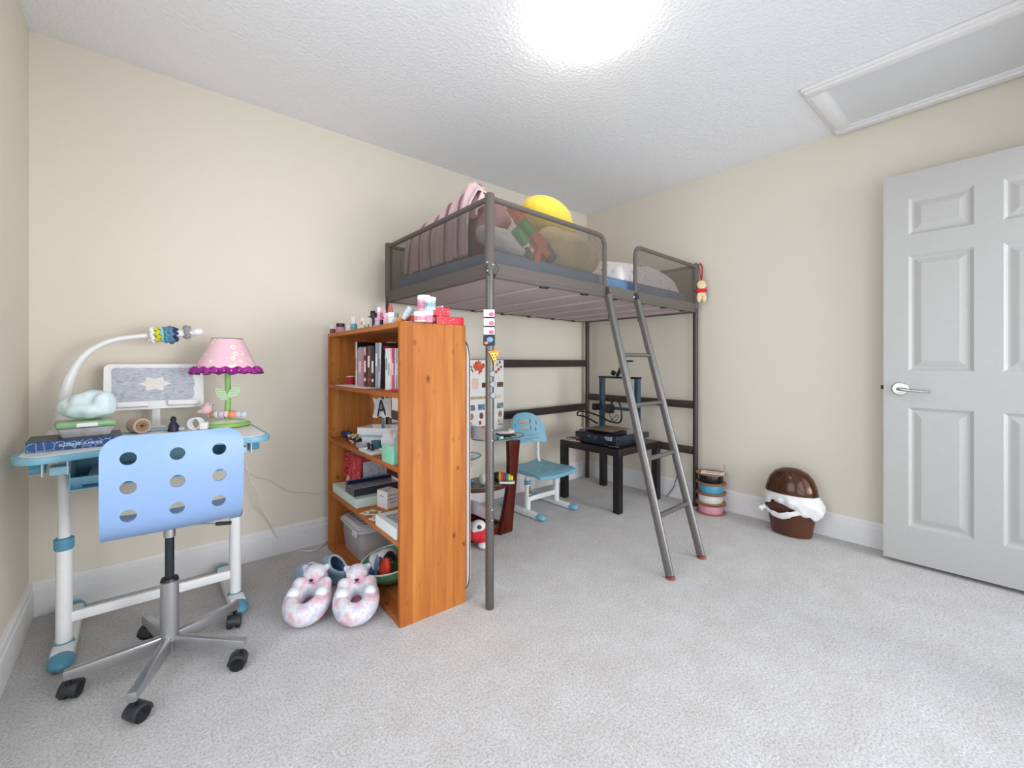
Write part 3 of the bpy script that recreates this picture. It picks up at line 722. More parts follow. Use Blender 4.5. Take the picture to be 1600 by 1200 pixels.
# ------------------------------------------------------------------ swivel chair
sc = thing('swivel_chair', 'blue moulded swivel chair with holes in its backrest, on castors', 'chair', (.080, 1.930, 0))
HB, HZ = (.090-.08), 0
prof = [(-.212, .842), (-.219, .80), (-.222, .74), (-.219, .68), (-.212, .62), (-.200, .575), (-.178, .545), (-.145, .527), (-.10, .518), (-.03, .513), (.05, .512), (.11, .512), (.15, .506), (.18, .492), (.195, .475)]
prof = [tuple(p) for p in spline([(0, a_, c_) for a_, c_ in prof], 3)]; prof = [(p[1], p[2]) for p in prof]
cum = [0]
for a_, c_ in zip(prof, prof[1:]): cum.append(cum[-1]+math.hypot(a_[0]-c_[0], a_[1]-c_[1]))
TL = cum[-1]
def onprof(s_):
    s_ = min(max(s_, 0), TL)
    for i in range(len(cum)-1):
        if s_ <= cum[i+1]: k = (s_-cum[i])/(cum[i+1]-cum[i]); return lerp(prof[i][0], prof[i+1][0], k), lerp(prof[i][1], prof[i+1][1], k)
def halfw(s_):
    r = .055; hw = .178
    if s_ < r: return hw-r+math.sqrt(max(0, r*r-(r-s_)**2))
    if s_ > TL-r: q = s_-(TL-r); return hw-r+math.sqrt(max(0, r*r-q*q))
    return hw
b = B(); NU, NV = 29, 70
def sf(i, j):
    s_ = j*TL; s_ = min(max(s_, .0008), TL-.0008); y, z = onprof(s_); u = i*2-1
    cup = .012*u*u*(1 if s_ < .33 else .6); hw = halfw(s_)
    up = 1 if s_ > .38 else 0
    return Vector((HB+u*hw, y+cup*(1-up), z+cup*up))
b.grid(NU, NV, sf)
shell = b.obj('shell', M_SKY, sc, mods=[('SOLIDIFY', dict(thickness=.011, offset=0)), ])
cut = B()
for cx in (-.105, .010, .119):
    for z in (.777, .692, .606):
        cut.tube([(cx, -.30, z), (cx, -.14, z)], .0195, 28)
cuto = cut.obj('hole_cutter', M_SKY, None, smooth=False); cuto.location = sc.location
shell.parent = None; shell.location = sc.location
bake(shell, [('BOOLEAN', dict(operation='DIFFERENCE', object=cuto, solver='EXACT'))])
shell.parent = sc; shell.location = (0, 0, 0); bpy.data.objects.remove(cuto)
shell.data.shade_smooth(); shell.data.set_sharp_from_angle(angle=math.radians(45))
B().tube([(0, 0, .10), (0, 0, .305)], .0265, 28).obj('base_column', M_SILVER, sc)
B().tube([(0, 0, .303), (0, 0, .313)], [.027, .024], 28).obj('column_ring', M_BLACK, sc)
B().tube([(0, 0, .30), (0, 0, .465)], .0135, 24).obj('gas_lift', mat('#3a3f47', .2, .6), sc)
B().tube([(0, 0, .455), (0, 0, .49)], .017, 24).obj('lift_collar', M_SILVER, sc)
B().box((0, .03, .499), (.08, .12, .012), bev=.004).obj('seat_plate', mat('#5b5f66', .4, .5), sc)
b = B(); b.tube([(.03, 0, .488), (.11, -.03, .482), (.135, -.04, .479)], .0025, 8); lv = b.obj('height_lever', M_SILVER, sc)
b = B(); b.box((.152, -.045, .477), (.05, .016, .011), r=(0, .06, -.3), bev=.004); b.obj('lever_grip', M_BLACK, lv)
for k in range(5):
    a_ = math.radians(32+72*k); dx, dy = math.cos(a_), math.sin(a_)
    b = B(); prof_ = [(.018, .118), (.262, .098), (.262, .068), (.018, .062)]
    p = [(Vector((dx*r, dy*r, z))) for r, z in prof_]
    nrm = Vector((-dy, dx, 0))*.0125
    v0 = [b.bm.verts.new(q+nrm) for q in p]; v1 = [b.bm.verts.new(q-nrm) for q in p]
    b.bm.faces.new(v0); b.bm.faces.new(v1[::-1])
    for i in range(4): b.bm.faces.new((v0[i], v1[i], v1[(i+1) % 4], v0[(i+1) % 4]))
    sk = b.obj('base_arm', M_SILVER, sc, mods=[('BEVEL', dict(width=.005, segments=2))])
    ct = bpy.data.objects.new('castor', None); COL.objects.link(ct); ct.parent = sc
    ct.location = (dx*.250, dy*.250, 0); ct.rotation_euler = (0, 0, a_+[.7, 2.2, 1.2, -.6, .4][k])
    B().tube([(0, 0, .045), (0, 0, .072)], .007, 10).obj('castor_stem', M_BLACK, ct)
    M = Matrix.Rotation(PI/2, 4, 'X')
    for s in (-1, 1): B().lathe([(.006, -.009), (.021, -.009), (.0245, -.006), (.0245, .006), (.021, .009), (.006, .009)], c=(-.012, s*.0145, .0248), M=M, n=24).obj('wheel', mat('#17181b', .3), ct)
    hood = [(-.012+.030*math.cos(q), .0248+.030*math.sin(q)) for q in [PI*1.02-PI*1.05*i/14 for i in range(15)]]
    b = B(); b.prism(hood+[(.004, .020), (-.02, .022)], .047, M=Matrix.Translation((0, .0235, 0)) @ Matrix.Rotation(PI/2, 4, 'X')); b.obj('hood', mat('#2b2e33', .35), ct, mods=[('BEVEL', dict(width=.003, segments=2, limit_method='ANGLE'))])

# ------------------------------------------------------------------ things inside the bookcase
def local(name, label, cat, px, d, z, dw=0, rz=0, group=None):      # px: image column, or metres along the shelf when below 1.5
    return thing(name, label, cat, sp(d, (px if px < 1.5 else shw(px, d))+dw, z), TH+rz, group)
# local axes of these things: x = depth into the shelf, y = towards the back wall (left in the picture)
def card(parent, name, c, d, m, r=None, bev=.001):
    return B().box(c, d, r=r, bev=bev, seg=1).obj(name, m, parent, smooth=False)
# books: (px left, px right, height, colour, page colour, lean, label, depth)
bk = [
 (555.5, 557.5, .205, '#e9e4e2', .012, 'tall black covered book with a thin white spine beside the red cup'),
 (557.5, 560.5, .170, '#dc9da5', .014, 'pink paperback near the left end of the book row'),
 (560.5, 565, .178, '#7fb5d3', .0, 'light blue paperback between two pink ones'),
 (565, 567.8, .170, '#d6787c', .0, 'coral pink paperback right of the light blue one'),
 (567.8, 573, .180, '#54211c', .0, 'dark maroon comic with a white V on its spine'),
 (573, 579.5, .180, '#6b4440', .0, 'brown comic with small white figures on its spine'),
 (579.5, 585, .178, '#1c1b20', .0, 'black comic with white blocks on its spine'),
 (585, 589.5, .190, '#a7a6b6', .0, 'grey lilac book leaning near the middle of the row'),
 (589.5, 593.5, .190, '#c7d2dc', .0, 'slanted comic with a pale spine and a green haired figure on its cover'),
 (602, 606, .170, '#e8ece9', .0, 'thick white book with a grey mark, right of the green comic'),
 (606, 609.5, .170, '#f1ede9', .0, 'cream book between the white and the pink one'),
 (609.5, 612.5, .170, '#e7b5b0', .0, 'salmon book with lilac edges'),
 (612.5, 615.5, .170, '#d84b77', .0, 'magenta topped pale pink book'),
 (615.5, 618, .168, '#d9e5dd', .0, 'pale green thin book near the right upright'),
 (618, 621, .168, '#6f9aa0', .0, 'teal book second from the right upright'),
 (621, 625, .168, '#d8c9c4', .0, 'beige patterned book against the right upright')]
zt = S3
for i, (x0, x1, h, c, dz, lab) in enumerate(bk):
    d = .058+.004*(i % 3); h += .026 if x0 < 594 else .018; w0, w1 = shw(x0, d), shw(x1, d); wd = max(.006, (w0-w1)*.97)
    t = thing('book', lab, 'book', sp(d, (w0+w1)/2, zt), TH, 'books on the upper shelf')
    if i in (7, 8): t.rotation_euler = (.06 if i == 7 else .08, 0, TH); t.location.z += .002
    m = mat(c, .5, var=.03)
    B().box((.001, 0, h/2), (.002, wd, h)).obj('spine', m, t, smooth=False)
    cm = {0: mat('#121116', .4), 8: mat('#43292c', .4, var=.3, nscale=60), 7: mat('#8d8a9c', .5)}.get(i, m)
    for s in (-1, 1): B().box((.050, s*(wd/2-.001), h/2), (.096, .0018, h)).obj('cover', cm, t, smooth=False)
    if i == 8:
        for (px_, z_, rx_, rz_, cc) in ((.045, .15, .028, .030, '#5fae5c'), (.055, .075, .030, .040, '#7c4a5e'), (.050, .125, .012, .016, '#caa18a'), (.03, .19, .02, .012, '#b5433c')):
            B().sph((px_, -wd/2-.0005, z_), (rx_, .0012, rz_), 12, 8).obj('cover_print', mat(cc, .5, var=.2, nscale=90), t)
    card(t, 'pages', (.048, 0, h/2-.001), (.090, wd-.005, h-.006), mat('#e9e2d2', .8))
    f = mat('#f3efe8', .6) if c not in ('#e8ece9', '#f1ede9', '#e9e4e2', '#d9e5dd', '#c7d2dc') else mat('#8b8f95', .6)
    if i not in (1, 3): card(t, 'spine_title', (-.0008, 0, h*(.62 if i % 2 else .5)), (.001, wd*.45, h*.28), f)
    if i in (4, 5, 6): card(t, 'spine_mark', (-.0008, 0, h*.18), (.001, wd*.5, h*.07), mat('#d23b33', .5) if i == 5 else f)
    if i == 12: card(t, 'spine_band', (-.0008, 0, h*.86), (.001, wd, h*.26), mat('#d23a6c', .5))
    if i == 4:
        for s in (-1, 1): card(t, 'spine_letter', (-.001, s*wd*.18, h*.87), (.001, wd*.16, h*.2), f, r=(s*.16, 0, 0))
# big black board game behind the left books, comic with a green face
w0, w1 = shw(586, .165), .25
t = thing('board_game', 'black lidded board game with small white title behind the right books', 'board game', sp(.165, (w0+w1)/2, zt), TH)
card(t, 'box', (.02, 0, .109), (.04, w0-w1, .218), mat('#1c1a1b', .4)); card(t, 'title', (-.001, -.03, .205), (.001, .09, .006), M_WHITE)
t = local('paper_pad', 'white pad lying on top of the games behind the books', 'paper', 606, .165, zt+.2185); card(t, 'pad', (.02, 0, .0055), (.035, .055, .010), M_WHITE)
t = local('cup', 'small red paper cup on the upper shelf beside the books', 'cup', 548, .075, zt+.003)
B().lathe([(.017, 0), (.0225, .040), (.0235, .041), (.0235, .043), (.0215, .043), (.016, .003)], n=24).obj('bowl', mat('#c9233b', .4), t)
B().tube([(.0228*math.cos(a), .0228*math.sin(a), .043) for a in [2*PI*i/24 for i in range(24)]], .0014, 6, closed=True).obj('rim', M_WHITE, t)
w0 = shw(514, .01); w1 = shw(583, .04)
t = thing('paper_sheet', 'white sheet of paper lying flat at the left front of the upper shelf', 'paper', sp(.07, (w0+w1)/2-.06, zt), TH)
card(t, 'sheet', (-.01, -.02, .0015), (.12, .40, .003), M_WHITE, r=(0, 0, .04))
t = local('booklet', 'thin red booklet lying under the right end of the books', 'booklet', 618, .045, zt)
card(t, 'cover', (.02, 0, .004), (.06, .075, .007), mat('#cf3a33', .5))
t = local('booklet', 'thin white booklet lying flat in front of the white books', 'booklet', 607, .05, zt)
card(t, 'cover', (.025, 0, .003), (.05, .09, .005), M_WHITE)

# middle shelf: cardboard ship, small toys
z = S2
t = local('toy_ship', 'white cardboard toy ship with a flag lettered A', 'toy ship', .585, .17, z, rz=.70); t.scale = (.84, .84, 1.0)
Y0 = Matrix.Rotation(0, 4, 'Z')
def openbox(b, c, d, th, taper=0):
    x, y, h = d; cx, cy, cz = c
    b.box((cx, cy, cz+th/2), (x, y, th))
    for s in (-1, 1): b.box((cx+s*(x/2-th/2), cy, cz+h/2), (th, y, h)); b.box((cx, cy+s*(y/2-th/2), cz+h/2), (x-2*th, th, h))
card(t, 'lower_box', (0, .0, .020), (.15, .20, .040), M_WHITE)
card(t, 'blue_layer', (0, .005, .046), (.158, .225, .012), mat('#a9ccdb', .6))
b = B(); hull = [(-.08, .125), (.02, .125), (.08, .10), (.08, -.10), (.02, -.125), (-.08, -.125), (-.105, 0)]
hull = [(-.075, .13), (.07, .11), (.085, -.02), (.055, -.13), (-.06, -.13), (-.085, 0)]
b.prism(hull, .003, z0=.052)
for i in range(6):
    p, q = Vector((*hull[i], .070)), Vector((*hull[(i+1) % 6], .070)); d = q-p; b.box((p+q)/2, (d.length, .003, .034), r=(0, 0, math.atan2(d.y, d.x)))
b.obj('deck_box', M_WHITE, t, smooth=False)
b = B(); b.box((.0, .0, .15), (.004, .018, .19)); b.obj('mast', mat('#6f8790', .6), t, smooth=False)
b = B()
def flagf(i, j):
    u = i*2-1; v_ = j*2-1
    return Vector((-.006+.012*math.sin(u*4)*.5+.006*math.cos(v_*3), u*.062*(1-.14*(1-v_*v_)), .185+v_*.052*(1-.08*(1-u*u))+.004*math.sin(u*7)))
b.grid(14, 8, flagf); fl = b.obj('flag', mat('#efedec', .7), t, mods=[('SOLIDIFY', dict(thickness=.0015))])
b = B()
for p, q in (((.028, .140), (.006, .226)), ((.006, .226), (-.026, .146)), ((.020, .172), (-.018, .176))):
    b.tube([(-.0155+.001, p[0], p[1]), (-.0165, (p[0]+q[0])/2, (p[1]+q[1])/2), (-.0145, q[0], q[1])], .0045, 8)
b.obj('letter', mat('#1d1f22', .6), fl)
t = local('toy_boat', 'small navy blue toy hull at the left end of the middle shelf', 'toy boat', 541, .08, z)
B().lathe([(.001, 0), (.035, .004), (.046, .030), (.040, .030)], sx=.6, n=20).obj('hull', mat('#2c4a86', .4), t)
t = local('brick_model', 'jumble of colourful plastic bricks and minifigures on a dark base', 'toy bricks', 556, .075, z)
card(t, 'base_plate', (0, 0, .004), (.075, .11, .008), mat('#1f2e47', .4))
random.seed(4)
for i in range(34):
    c = random.choice(['#f0efe9', '#c33a2f', '#2d62ad', '#e3b945', '#1d1d20', '#c9d28a', '#e6cfa5', '#3f6fa8', '#f0efe9'])
    card(t, 'brick', (random.uniform(-.03, .03), random.uniform(-.045, .045), .012+random.random()*.028), (.008, random.choice([.008, .014, .018]), .008), mat(c, .35), r=(random.uniform(-.5, .5), random.uniform(-.5, .5), random.random()*3), bev=.0008)
t = local('toy_figure', 'red and white toy pieces at the front left of the middle shelf', 'toy figure', 548, .035, z)
for i, (y, c) in enumerate(((-.012, '#d23b2e'), (0, '#f2efe9'), (.012, '#d8b88c'), (-.02, '#f2efe9'), (.004, '#d23b2e'))):
    B().sph((.004*(i % 2), y, .006+.003*(i % 3)), (.006, .007, .005), 10, 8).obj('piece', mat(c, .4), t)
t = local('toy_tray', 'small pale grey dish on the front of the middle shelf', 'dish', 567, .05, z)
B().lathe([(.001, .004), (.045, .004), (.052, .016), (.055, .016), (.048, 0), (.001, 0)], sx=.6, n=24).obj('dish', mat('#b7bec6', .35), t)
card(t, 'red_strip', (-.02, 0, .003), (.01, .06, .004), mat('#a2504a', .5))
for k, (px, dd) in enumerate(((575.5, .03), (581.5, .035))):
    t = local('toy_figure', ['black and white penguin-like toy figure on the middle shelf edge', 'black toy figure just left of the blue glass'][k], 'toy figure', px, dd, z)
    B().lathe([(.007, 0), (.009, .010), (.007, .022), (.004, .028)], n=12).obj('body', M_BLACK, t)
    B().sph((0, 0, .034), .0068, 12, 8).obj('head', M_BLACK, t)
    B().sph((-.006, 0, .014), (.004, .005, .009), 8, 8).obj('belly', M_WHITE if k == 0 else mat('#4a5a6a', .4), t)
t = local('glass_cup', 'ribbed blue glass cup on the middle shelf', 'cup', 588, .07, z)
B().lathe([(.022, 0), (.025, .045), (.0235, .045), (.020, .004)], n=40, wob=lambda th, z: .05*math.sin(20*th)).obj('glass', mat('#4b7f97', .15, alpha=.75), t)
t = local('white_bottle_cap', 'small white round lid on the middle shelf edge', 'lid', 570.5, .02, z)
B().lathe([(.010, 0), (.010, .014), (.008, .016)], n=20).obj('cap', M_WHITE, t)
t = local('display_tray', 'white tray lying at the front of the middle shelf', 'tray', 583, .05, z)
b = B(); openbox(b, (-.01, -.03, .001), (.085, .15, .012), .008); b.obj('tray_rim', M_WHITE, t, smooth=False)
t = local('hair_comb', 'white spiral comb standing beside the terrarium', 'comb', 612, .13, z+.055)
card(t, 'spine_bar', (0, 0, .006), (.006, .11, .020), M_WHITE, r=(-.35, 0, 0))
for i in range(9): card(t, 'tooth', (0, -.045+.011*i, .024+.35*(-.045+.011*i)*-1), (.004, .003, .020), M_WHITE, r=(-.35, 0, 0))
t = local('terrarium', 'mint green and clear plastic house shaped container on the middle shelf', 'container', 610, .025, z)
b = B(); b.taper((.03, -.012, .0), (.105, .120), (.105, .120), .074, r=.012); b.obj('tub', mat('#8fdcb8', .25, alpha=.85), t)
b = B(); b.tube([(.03, .050, .080), (.03, -.074, .080)], .0525, 20, flat=(1, .95, (0, 0, 1))); b.obj('clear_dome', M_CLEAR, t)
for i in range(16):
    B().sph((.03+random.uniform(-.028, .028), random.uniform(-.055, .035), .095+random.uniform(0, .028)), .008, 8, 6).obj('bead', mat(random.choice(['#d5c7b0', '#8fb28b', '#e88c5c', '#9b8d7a', '#c9d0a0']), .5), t)

# lower shelf
z = S1
t = local('flat_box', 'long pale mint boxed game lying flat on the lower shelf', 'box', .715, .145, z)
card(t, 'carton', (0, 0, .0225), (.272, .375, .045), mat('#cfe0d8', .5, var=.02)); card(t, 'top_print', (-.08, .13, .0455), (.09, .08, .001), mat('#e9efe9', .5, var=.3, nscale=90))
t = local('boxed_toy', 'red boxed toy with a white window and black lettering on the lower shelf', 'boxed toy', .820, .168, z+.0465, rz=.12)
BX = (.17, .205, .165)
t2 = newmat('red_comic_print'); v = t2.coord(); n = t2.noise(v, 26, 5, .7); t2.link(t2.ramp(n, [(.38, '#a31628'), (.5, '#cf2337'), (.62, '#d8606a'), (.75, '#e9aeb0')]), t2.p.inputs['Base Color']); t2.p.inputs['Roughness'].default_value = .35
card(t, 'carton', (0, 0, .0825), BX, t2.m)
card(t, 'window', (.0, -.1030, .075), (.145, .002, .125), mat('#c8ccd4', .3, var=.12, nscale=50))
for x_ in (-.0745, .0745): card(t, 'window_frame', (x_, -.1042, .075), (.005, .002, .13), M_BLACK)
card(t, 'window_frame', (0, -.1042, .1395), (.152, .002, .004), M_BLACK)
card(t, 'top_print', (0, 0, .1655), (.15, .17, .001), mat('#dcdcdf', .4, var=.2, nscale=60))
tx = text('BATTLE', .040, mat('#16151a', .4), t, (-.0858, .055, .088), (0, 0, 0)); tx.rotation_euler = Matrix(((0, 0, -1), (0, -1, 0), (-1, 0, 0))).to_euler() if False else (Matrix.Rotation(-PI/2, 4, 'X') @ Matrix.Rotation(-PI/2, 4, 'Y')).to_euler()
tx.rotation_euler = Matrix(((0, 0, -1), (0, 1, 0), (1, 0, 0))).transposed().to_euler()
M_ = Matrix(((0, 0, -1), (0, 1, 0), (1, 0, 0)))
tx.rotation_euler = M_.to_euler()
B().sph((-.0845, .050, .026), (.002, .022, .022), 12, 8).obj('face_print', mat('#e8c9a8', .5), t)
t = local('brick_case', 'black display case topped with a navy studded brick strip', 'display case', .635, .132, z+.0465)
card(t, 'case', (0, 0, .018), (.236, .125, .036), mat('#33343c', .25)); card(t, 'lid', (0, -.012, .038), (.236, .095, .004), mat('#8b8d99', .2, var=.15, nscale=60))
card(t, 'brick_strip', (0, .046, .046), (.236, .022, .020), mat('#12233a', .3))
for i in range(13):
    B().lathe([(.0055, 0), (.0055, .005), (.001, .005)], c=(-.108+.018*i, .046, .056), n=10).obj('stud', mat('#4f7896', .3), t)
t = local('text_box', 'white cube shaped box with grey printed lines', 'box', .470, .150, z, rz=.22)
card(t, 'carton', (.0, 0, .042), (.072, .085, .084), M_WHITE)
g = mat('#8a8f96', .6)
for i, s_ in enumerate(('A craft tea tasting', 'I will give to any', 'great lip')): text(s_, .0095, g, t, (.0, -.0432, .066-.018*i), (PI/2, 0, 0))
text('FINE TEA', .008, g, t, (-.0366, 0, .058), (PI/2, 0, -PI/2))
for s_ in (-1, 1): card(t, 'flap_mark', (s_*.018, .012*s_, .0845), (.012, .006, .001), M_BLACK)
t = local('white_box', 'white lidded box with a grey printed top at the front right of the lower shelf', 'box', .150, .022, z)
card(t, 'carton', (.045, 0, .0235), (.13, .22, .047), mat('#f0f3f3', .4, var=.01)); card(t, 'top_print', (.050, -.01, .0475), (.09, .15, .001), mat('#b9c3c6', .4, var=.3, nscale=70))
cards = [(571, .02, '#efe6c8', .3, 'cream playing card with brown figures at the shelf edge'), (577, .035, '#f1ecdf', -.5, 'off-white card with a portrait beside the white cube box'), (584, .02, '#f0f2ef', .2, 'blank white card poking over the shelf edge'),
         (588, .045, '#ecd870', -.2, 'pale yellow card lying on the lower shelf'), (600, .03, '#f1e6b8', .5, 'light cream card right of the yellow tin')]
for k, (px, dd, c, rz, lab) in enumerate(cards):
    t = local('card', lab, 'card', px, dd, z+.0012*k+.0003, rz=rz, group='cards on the lower shelf')
    card(t, 'card_face', (.02, 0, .001), (.072, .050, .0010), mat(c, .5, var=.03)); card(t, 'card_print', (.02, 0, .0018), (.04, .03, .0005), mat('#b08b78' if k != 2 else '#c8d4d0', .6, var=.4, nscale=150))
t = local('yellow_tin', 'small glossy yellow tin on the cards of the lower shelf', 'tin', 593, .025, z+.008)
card(t, 'tin', (.01, 0, .010), (.030, .05, .018), mat('#e3cf35', .3, var=.12, nscale=120), bev=.003)
card(t, 'latch', (-.0055, -.02, .010), (.002, .008, .012), mat('#3a2c1c', .4))
t = plush('blue_cloth', [((0, 0, .014), (.035, .03, .014)), ((.02, -.02, .02), (.025, .025, .018))], mat('#a9c3de', .8), None, .004, 3, loc=sp(.10, shw(616, .10), z)); tag(t, 'pale blue crumpled bag behind the white box on the lower shelf', 'bag')

# bottom shelf
z = S0
t = local('storage_box', 'translucent lidded storage box on the bottom shelf', 'storage box', .762, .165, z)
WB = .325
b = B(); b.taper((0, 0, 0), (.195, WB-.05), (.215, WB-.015), .155, r=.03); b.obj('tub', mat('#d9d7de', .2, alpha=.62, var=.03), t)
b = B(); b.taper((0, 0, .150), (.236, WB+.01), (.236, WB+.01), .012, r=.04); b.taper((0, 0, .162), (.225, WB), (.20, WB-.04), .016, r=.04); b.obj('lid', mat('#e2e2e8', .3, alpha=.88, var=.02), t)
for i in range(5): card(t, 'lid_slot', (.0, .10-.05*i, .179), (.15, .032, .002), mat('#9f9db2', .4))
b = B(); b.box((-.116, -.10, .14), (.012, .06, .03), bev=.004); b.obj('clip', mat('#e6e6ea', .3), t)
for (p, r, c) in (((-.02, -.10, .06), (.05, .04, .05), '#e8d39a'), ((-.03, -.13, .02), (.04, .03, .015), '#e39fb0'), ((.0, .05, .05), (.06, .08, .045), '#c6c1cb'), ((-.05, -.01, .04), (.03, .04, .035), '#b3aebc')):
    B().sph(p, r, 16, 10).obj('contents', mat(c, .8, var=.1, nscale=30), t)
t = local('toy_bowl', 'green bowl with white rim filled with toys on the bottom shelf', 'bowl', .350, .115, z)
Rb = Matrix.Rotation(-.16, 4, 'Y')
B().lathe([(.05, .0), (.09, .022), (.125, .065), (.135, .095), (.138, .095), (.130, .065), (.093, .028), (.04, .008)], n=48, cap=False, M=Rb, c=(0.01, 0, .006)).obj('shell', mat('#6fb084', .3), t)
B().tube([Rb @ Vector((.1375*math.cos(a), .1375*math.sin(a), .096))+Vector((.01, 0, .006)) for a in [2*PI*i/40 for i in range(40)]], .004, 8, closed=True).obj('rim', mat('#dfeadd', .3), t)
def bowlthing(name, label, cat, balls, col, vox=.004, **k):
    o = plush(name, balls, mat(col, .45, var=.08, nscale=60), None, vox, 3, loc=t.location+Vector((0, 0, 0)), rot=(0, -.0, TH)); return tag(o, label, cat, 'toys in the green bowl')
bowlthing('white_toy', 'white toy vehicle shell lying in the green bowl', 'toy', [((-.035, .035, .095), (.055, .075, .028)), ((-.06, .0, .085), (.035, .04, .025)), ((-.01, .02, .120), (.045, .05, .020))], '#f0f2f3')
bowlthing('orange_toy', 'bright orange folded toy at the front of the green bowl', 'toy', [((-.055, -.045, .075), (.022, .045, .045)), ((-.060, -.010, .080), (.020, .018, .050)), ((-.050, -.070, .100), (.020, .030, .045)), ((-.03, -.03, .05), (.03, .04, .03))], '#e2452f')
bowlthing('blue_toy', 'flat periwinkle blue toy standing in the green bowl', 'toy', [((-.088, -.030, .088), (.006, .014, .050)), ((-.084, -.042, .130), (.006, .017, .026))], '#6b8ecb', .003)
bowlthing('black_toy', 'black toy part at the back of the green bowl', 'toy', [((-.03, -.055, .135), (.03, .035, .014)), ((-.02, -.03, .14), (.02, .02, .010))], '#1b2024')
bowlthing('teal_cloth', 'grey blue cloth heaped behind the green bowl', 'cloth', [((.12, .155, .055), (.05, .05, .05)), ((.10, .14, .10), (.05, .04, .035)), ((.13, .10, .15), (.04, .04, .03))], '#7f93a6', .006)
bowlthing('royal_blue_strap', 'royal blue band along the inside edge of the green bowl', 'band', [((-.094, .02, .062), (.008, .040, .010)), ((-.086, .050, .068), (.008, .022, .009))], '#2c5bb0', .003)

# ------------------------------------------------------------------ on top of the bookcase
zt = STOP+.0005
def topn(px, d): return sp(d, shw(px, d), zt)
def jar(px, d, r, h, body, lid, label, name='nail_polish', cat='jar', lidh=.3, lidr=.85, z0=0, sx=1, group=None, shape='round'):
    t = thing(name, label, cat, topn(px, d)+Vector((0, 0, z0)), TH, group)
    hb = h*(1-lidh)
    if shape == 'round': B().lathe([(r*.92, 0), (r, h*.04), (r, hb*.9), (r*.8, hb)], n=24, sx=sx).obj('body', mat(body, .2, var=.08, nscale=120), t)
    else: B().taper((0, 0, 0), (2*r*sx, 2*r), (2*r*sx, 2*r), hb, r=r*.25).obj('body', mat(body, .2, var=.08, nscale=120), t)
    B().lathe([(r*lidr, hb-.0005), (r*lidr, h*.97), (r*lidr*.9, h)], n=24, sx=sx if shape == 'round' else 1).obj('lid', mat(lid, .25), t)
    return t
jar(519, .06, .021, .058, '#8c4a50', '#e6e3e2', 'dark pink jar with a pale lid at the far left of the bookcase top', 'cream_jar', lidh=.35)
jar(532, .05, .024, .056, '#c68aa4', '#1c1a1c', 'mauve jar with a domed black lid on the bookcase top', 'cream_jar', lidh=.34, lidr=.95)
jar(544, .09, .020, .046, '#dfe3dc', '#f0eeec', 'pale glass jar behind the mauve jar', 'cream_jar', lidh=.3)
jar(553, .04, .016, .072, '#63acb9', '#e9eeee', 'teal bottle with a white cap standing by the daisy', 'nail_polish_bottle', cat='bottle', lidh=.5, lidr=.55)
jar(551, .12, .010, .098, '#e9ecec', '#f3f4f4', 'slim white tube behind the teal bottle', 'tube_bottle', cat='bottle', lidh=.5)
# daisy ornament
t = thing('daisy_toy', 'white daisy shaped trinket with a yellow centre on the bookcase top', 'trinket', topn(567, .045)+Vector((0, 0, .031)), TH)
for i in range(6):
    a = 2*PI*i/6+.3; B().sph((-.003*(i % 2), .019*math.cos(a), .019*math.sin(a)), (.006, .012, .012), 12, 8).obj('petal', M_WHITE, t)
B().sph((-.006, 0, 0), (.006, .008, .008), 12, 8).obj('centre', mat('#d9a63c', .5), t)
B().sph((.02, -.022, .0), (.024, .032, .030), 14, 10).obj('beaded_ball', mat('#e4e2dc', .6, var=.25, nscale=160), t)
t = thing('bead_bracelet', 'black and white beaded bracelet lying on the bookcase edge', 'bracelet', topn(578, .03), TH)
for i in range(22):
    a = 2*PI*i/22; B().sph((.018*math.cos(a), .042*math.sin(a), .0055), .0055, 8, 6).obj('bead', mat(['#efece6', '#1e1c1e', '#d8cf9c'][i % 3], .4), t)
jar(582.5, .10, .013, .098, '#2c2228', '#17161a', 'tall black polish bottle at the back of the cluster', 'nail_polish_bottle', cat='bottle', lidh=.5, lidr=.95)
jar(585.5, .045, .012, .070, '#1b191d', '#1b191d', 'short black tube in front of the tall black bottle', 'nail_polish_bottle', cat='bottle', lidh=.4)
jar(578, .13, .012, .082, '#6a2632', '#6a2632', 'maroon tube left of the black bottles', 'nail_polish_bottle', cat='bottle', lidh=.4)
jar(592.5, .07, .017, .098, '#df8fae', '#f1eeee', 'pink lotion bottle with a white cap', 'lotion_bottle', cat='bottle', lidh=.26, lidr=.6, shape='sq')
jar(592, .035, .018, .040, '#c9b7cf', '#e1a3c0', 'low lilac jar under the pink lotion bottle', 'cream_jar', lidh=.35, lidr=1)
jar(596, .03, .007, .028, '#1c1a1d', '#1c1a1d', 'tiny black cap on the bookcase edge', 'cap')
jar(600.5, .08, .009, .085, '#7d3642', '#d9aeb5', 'slim burgundy lip gloss tube', 'lip_gloss', cat='bottle', lidh=.4, lidr=.9)
jar(604, .04, .014, .055, '#e8b9c6', '#efc9d3', 'pale pink tube standing below the coral wedge', 'tube_bottle', cat='bottle', lidh=.4)
t = thing('coral_tube', 'coral squeeze tube standing upright with a pointed top', 'squeeze tube', topn(610, .12), TH)
b = B(); b.lathe([(.019, 0), (.020, .05), (.016, .09), (.006, .122)], n=20, sx=.7); b.obj('tube_body', mat('#d9686c', .3, var=.05), t); B().lathe([(.0195, 0), (.0195, .014)], n=20, sx=.72).obj('cap', M_WHITE, t)
jar(612.5, .04, .019, .052, '#e9dfe4', '#f6f4f4', 'wide white and pink jar right of the tubes', 'cream_jar', lidh=.35, lidr=1)
jar(619.5, .05, .010, .050, '#cdb7d6', '#7f8a97', 'small lilac bottle with grey cap', 'nail_polish_bottle', cat='bottle', lidh=.4)
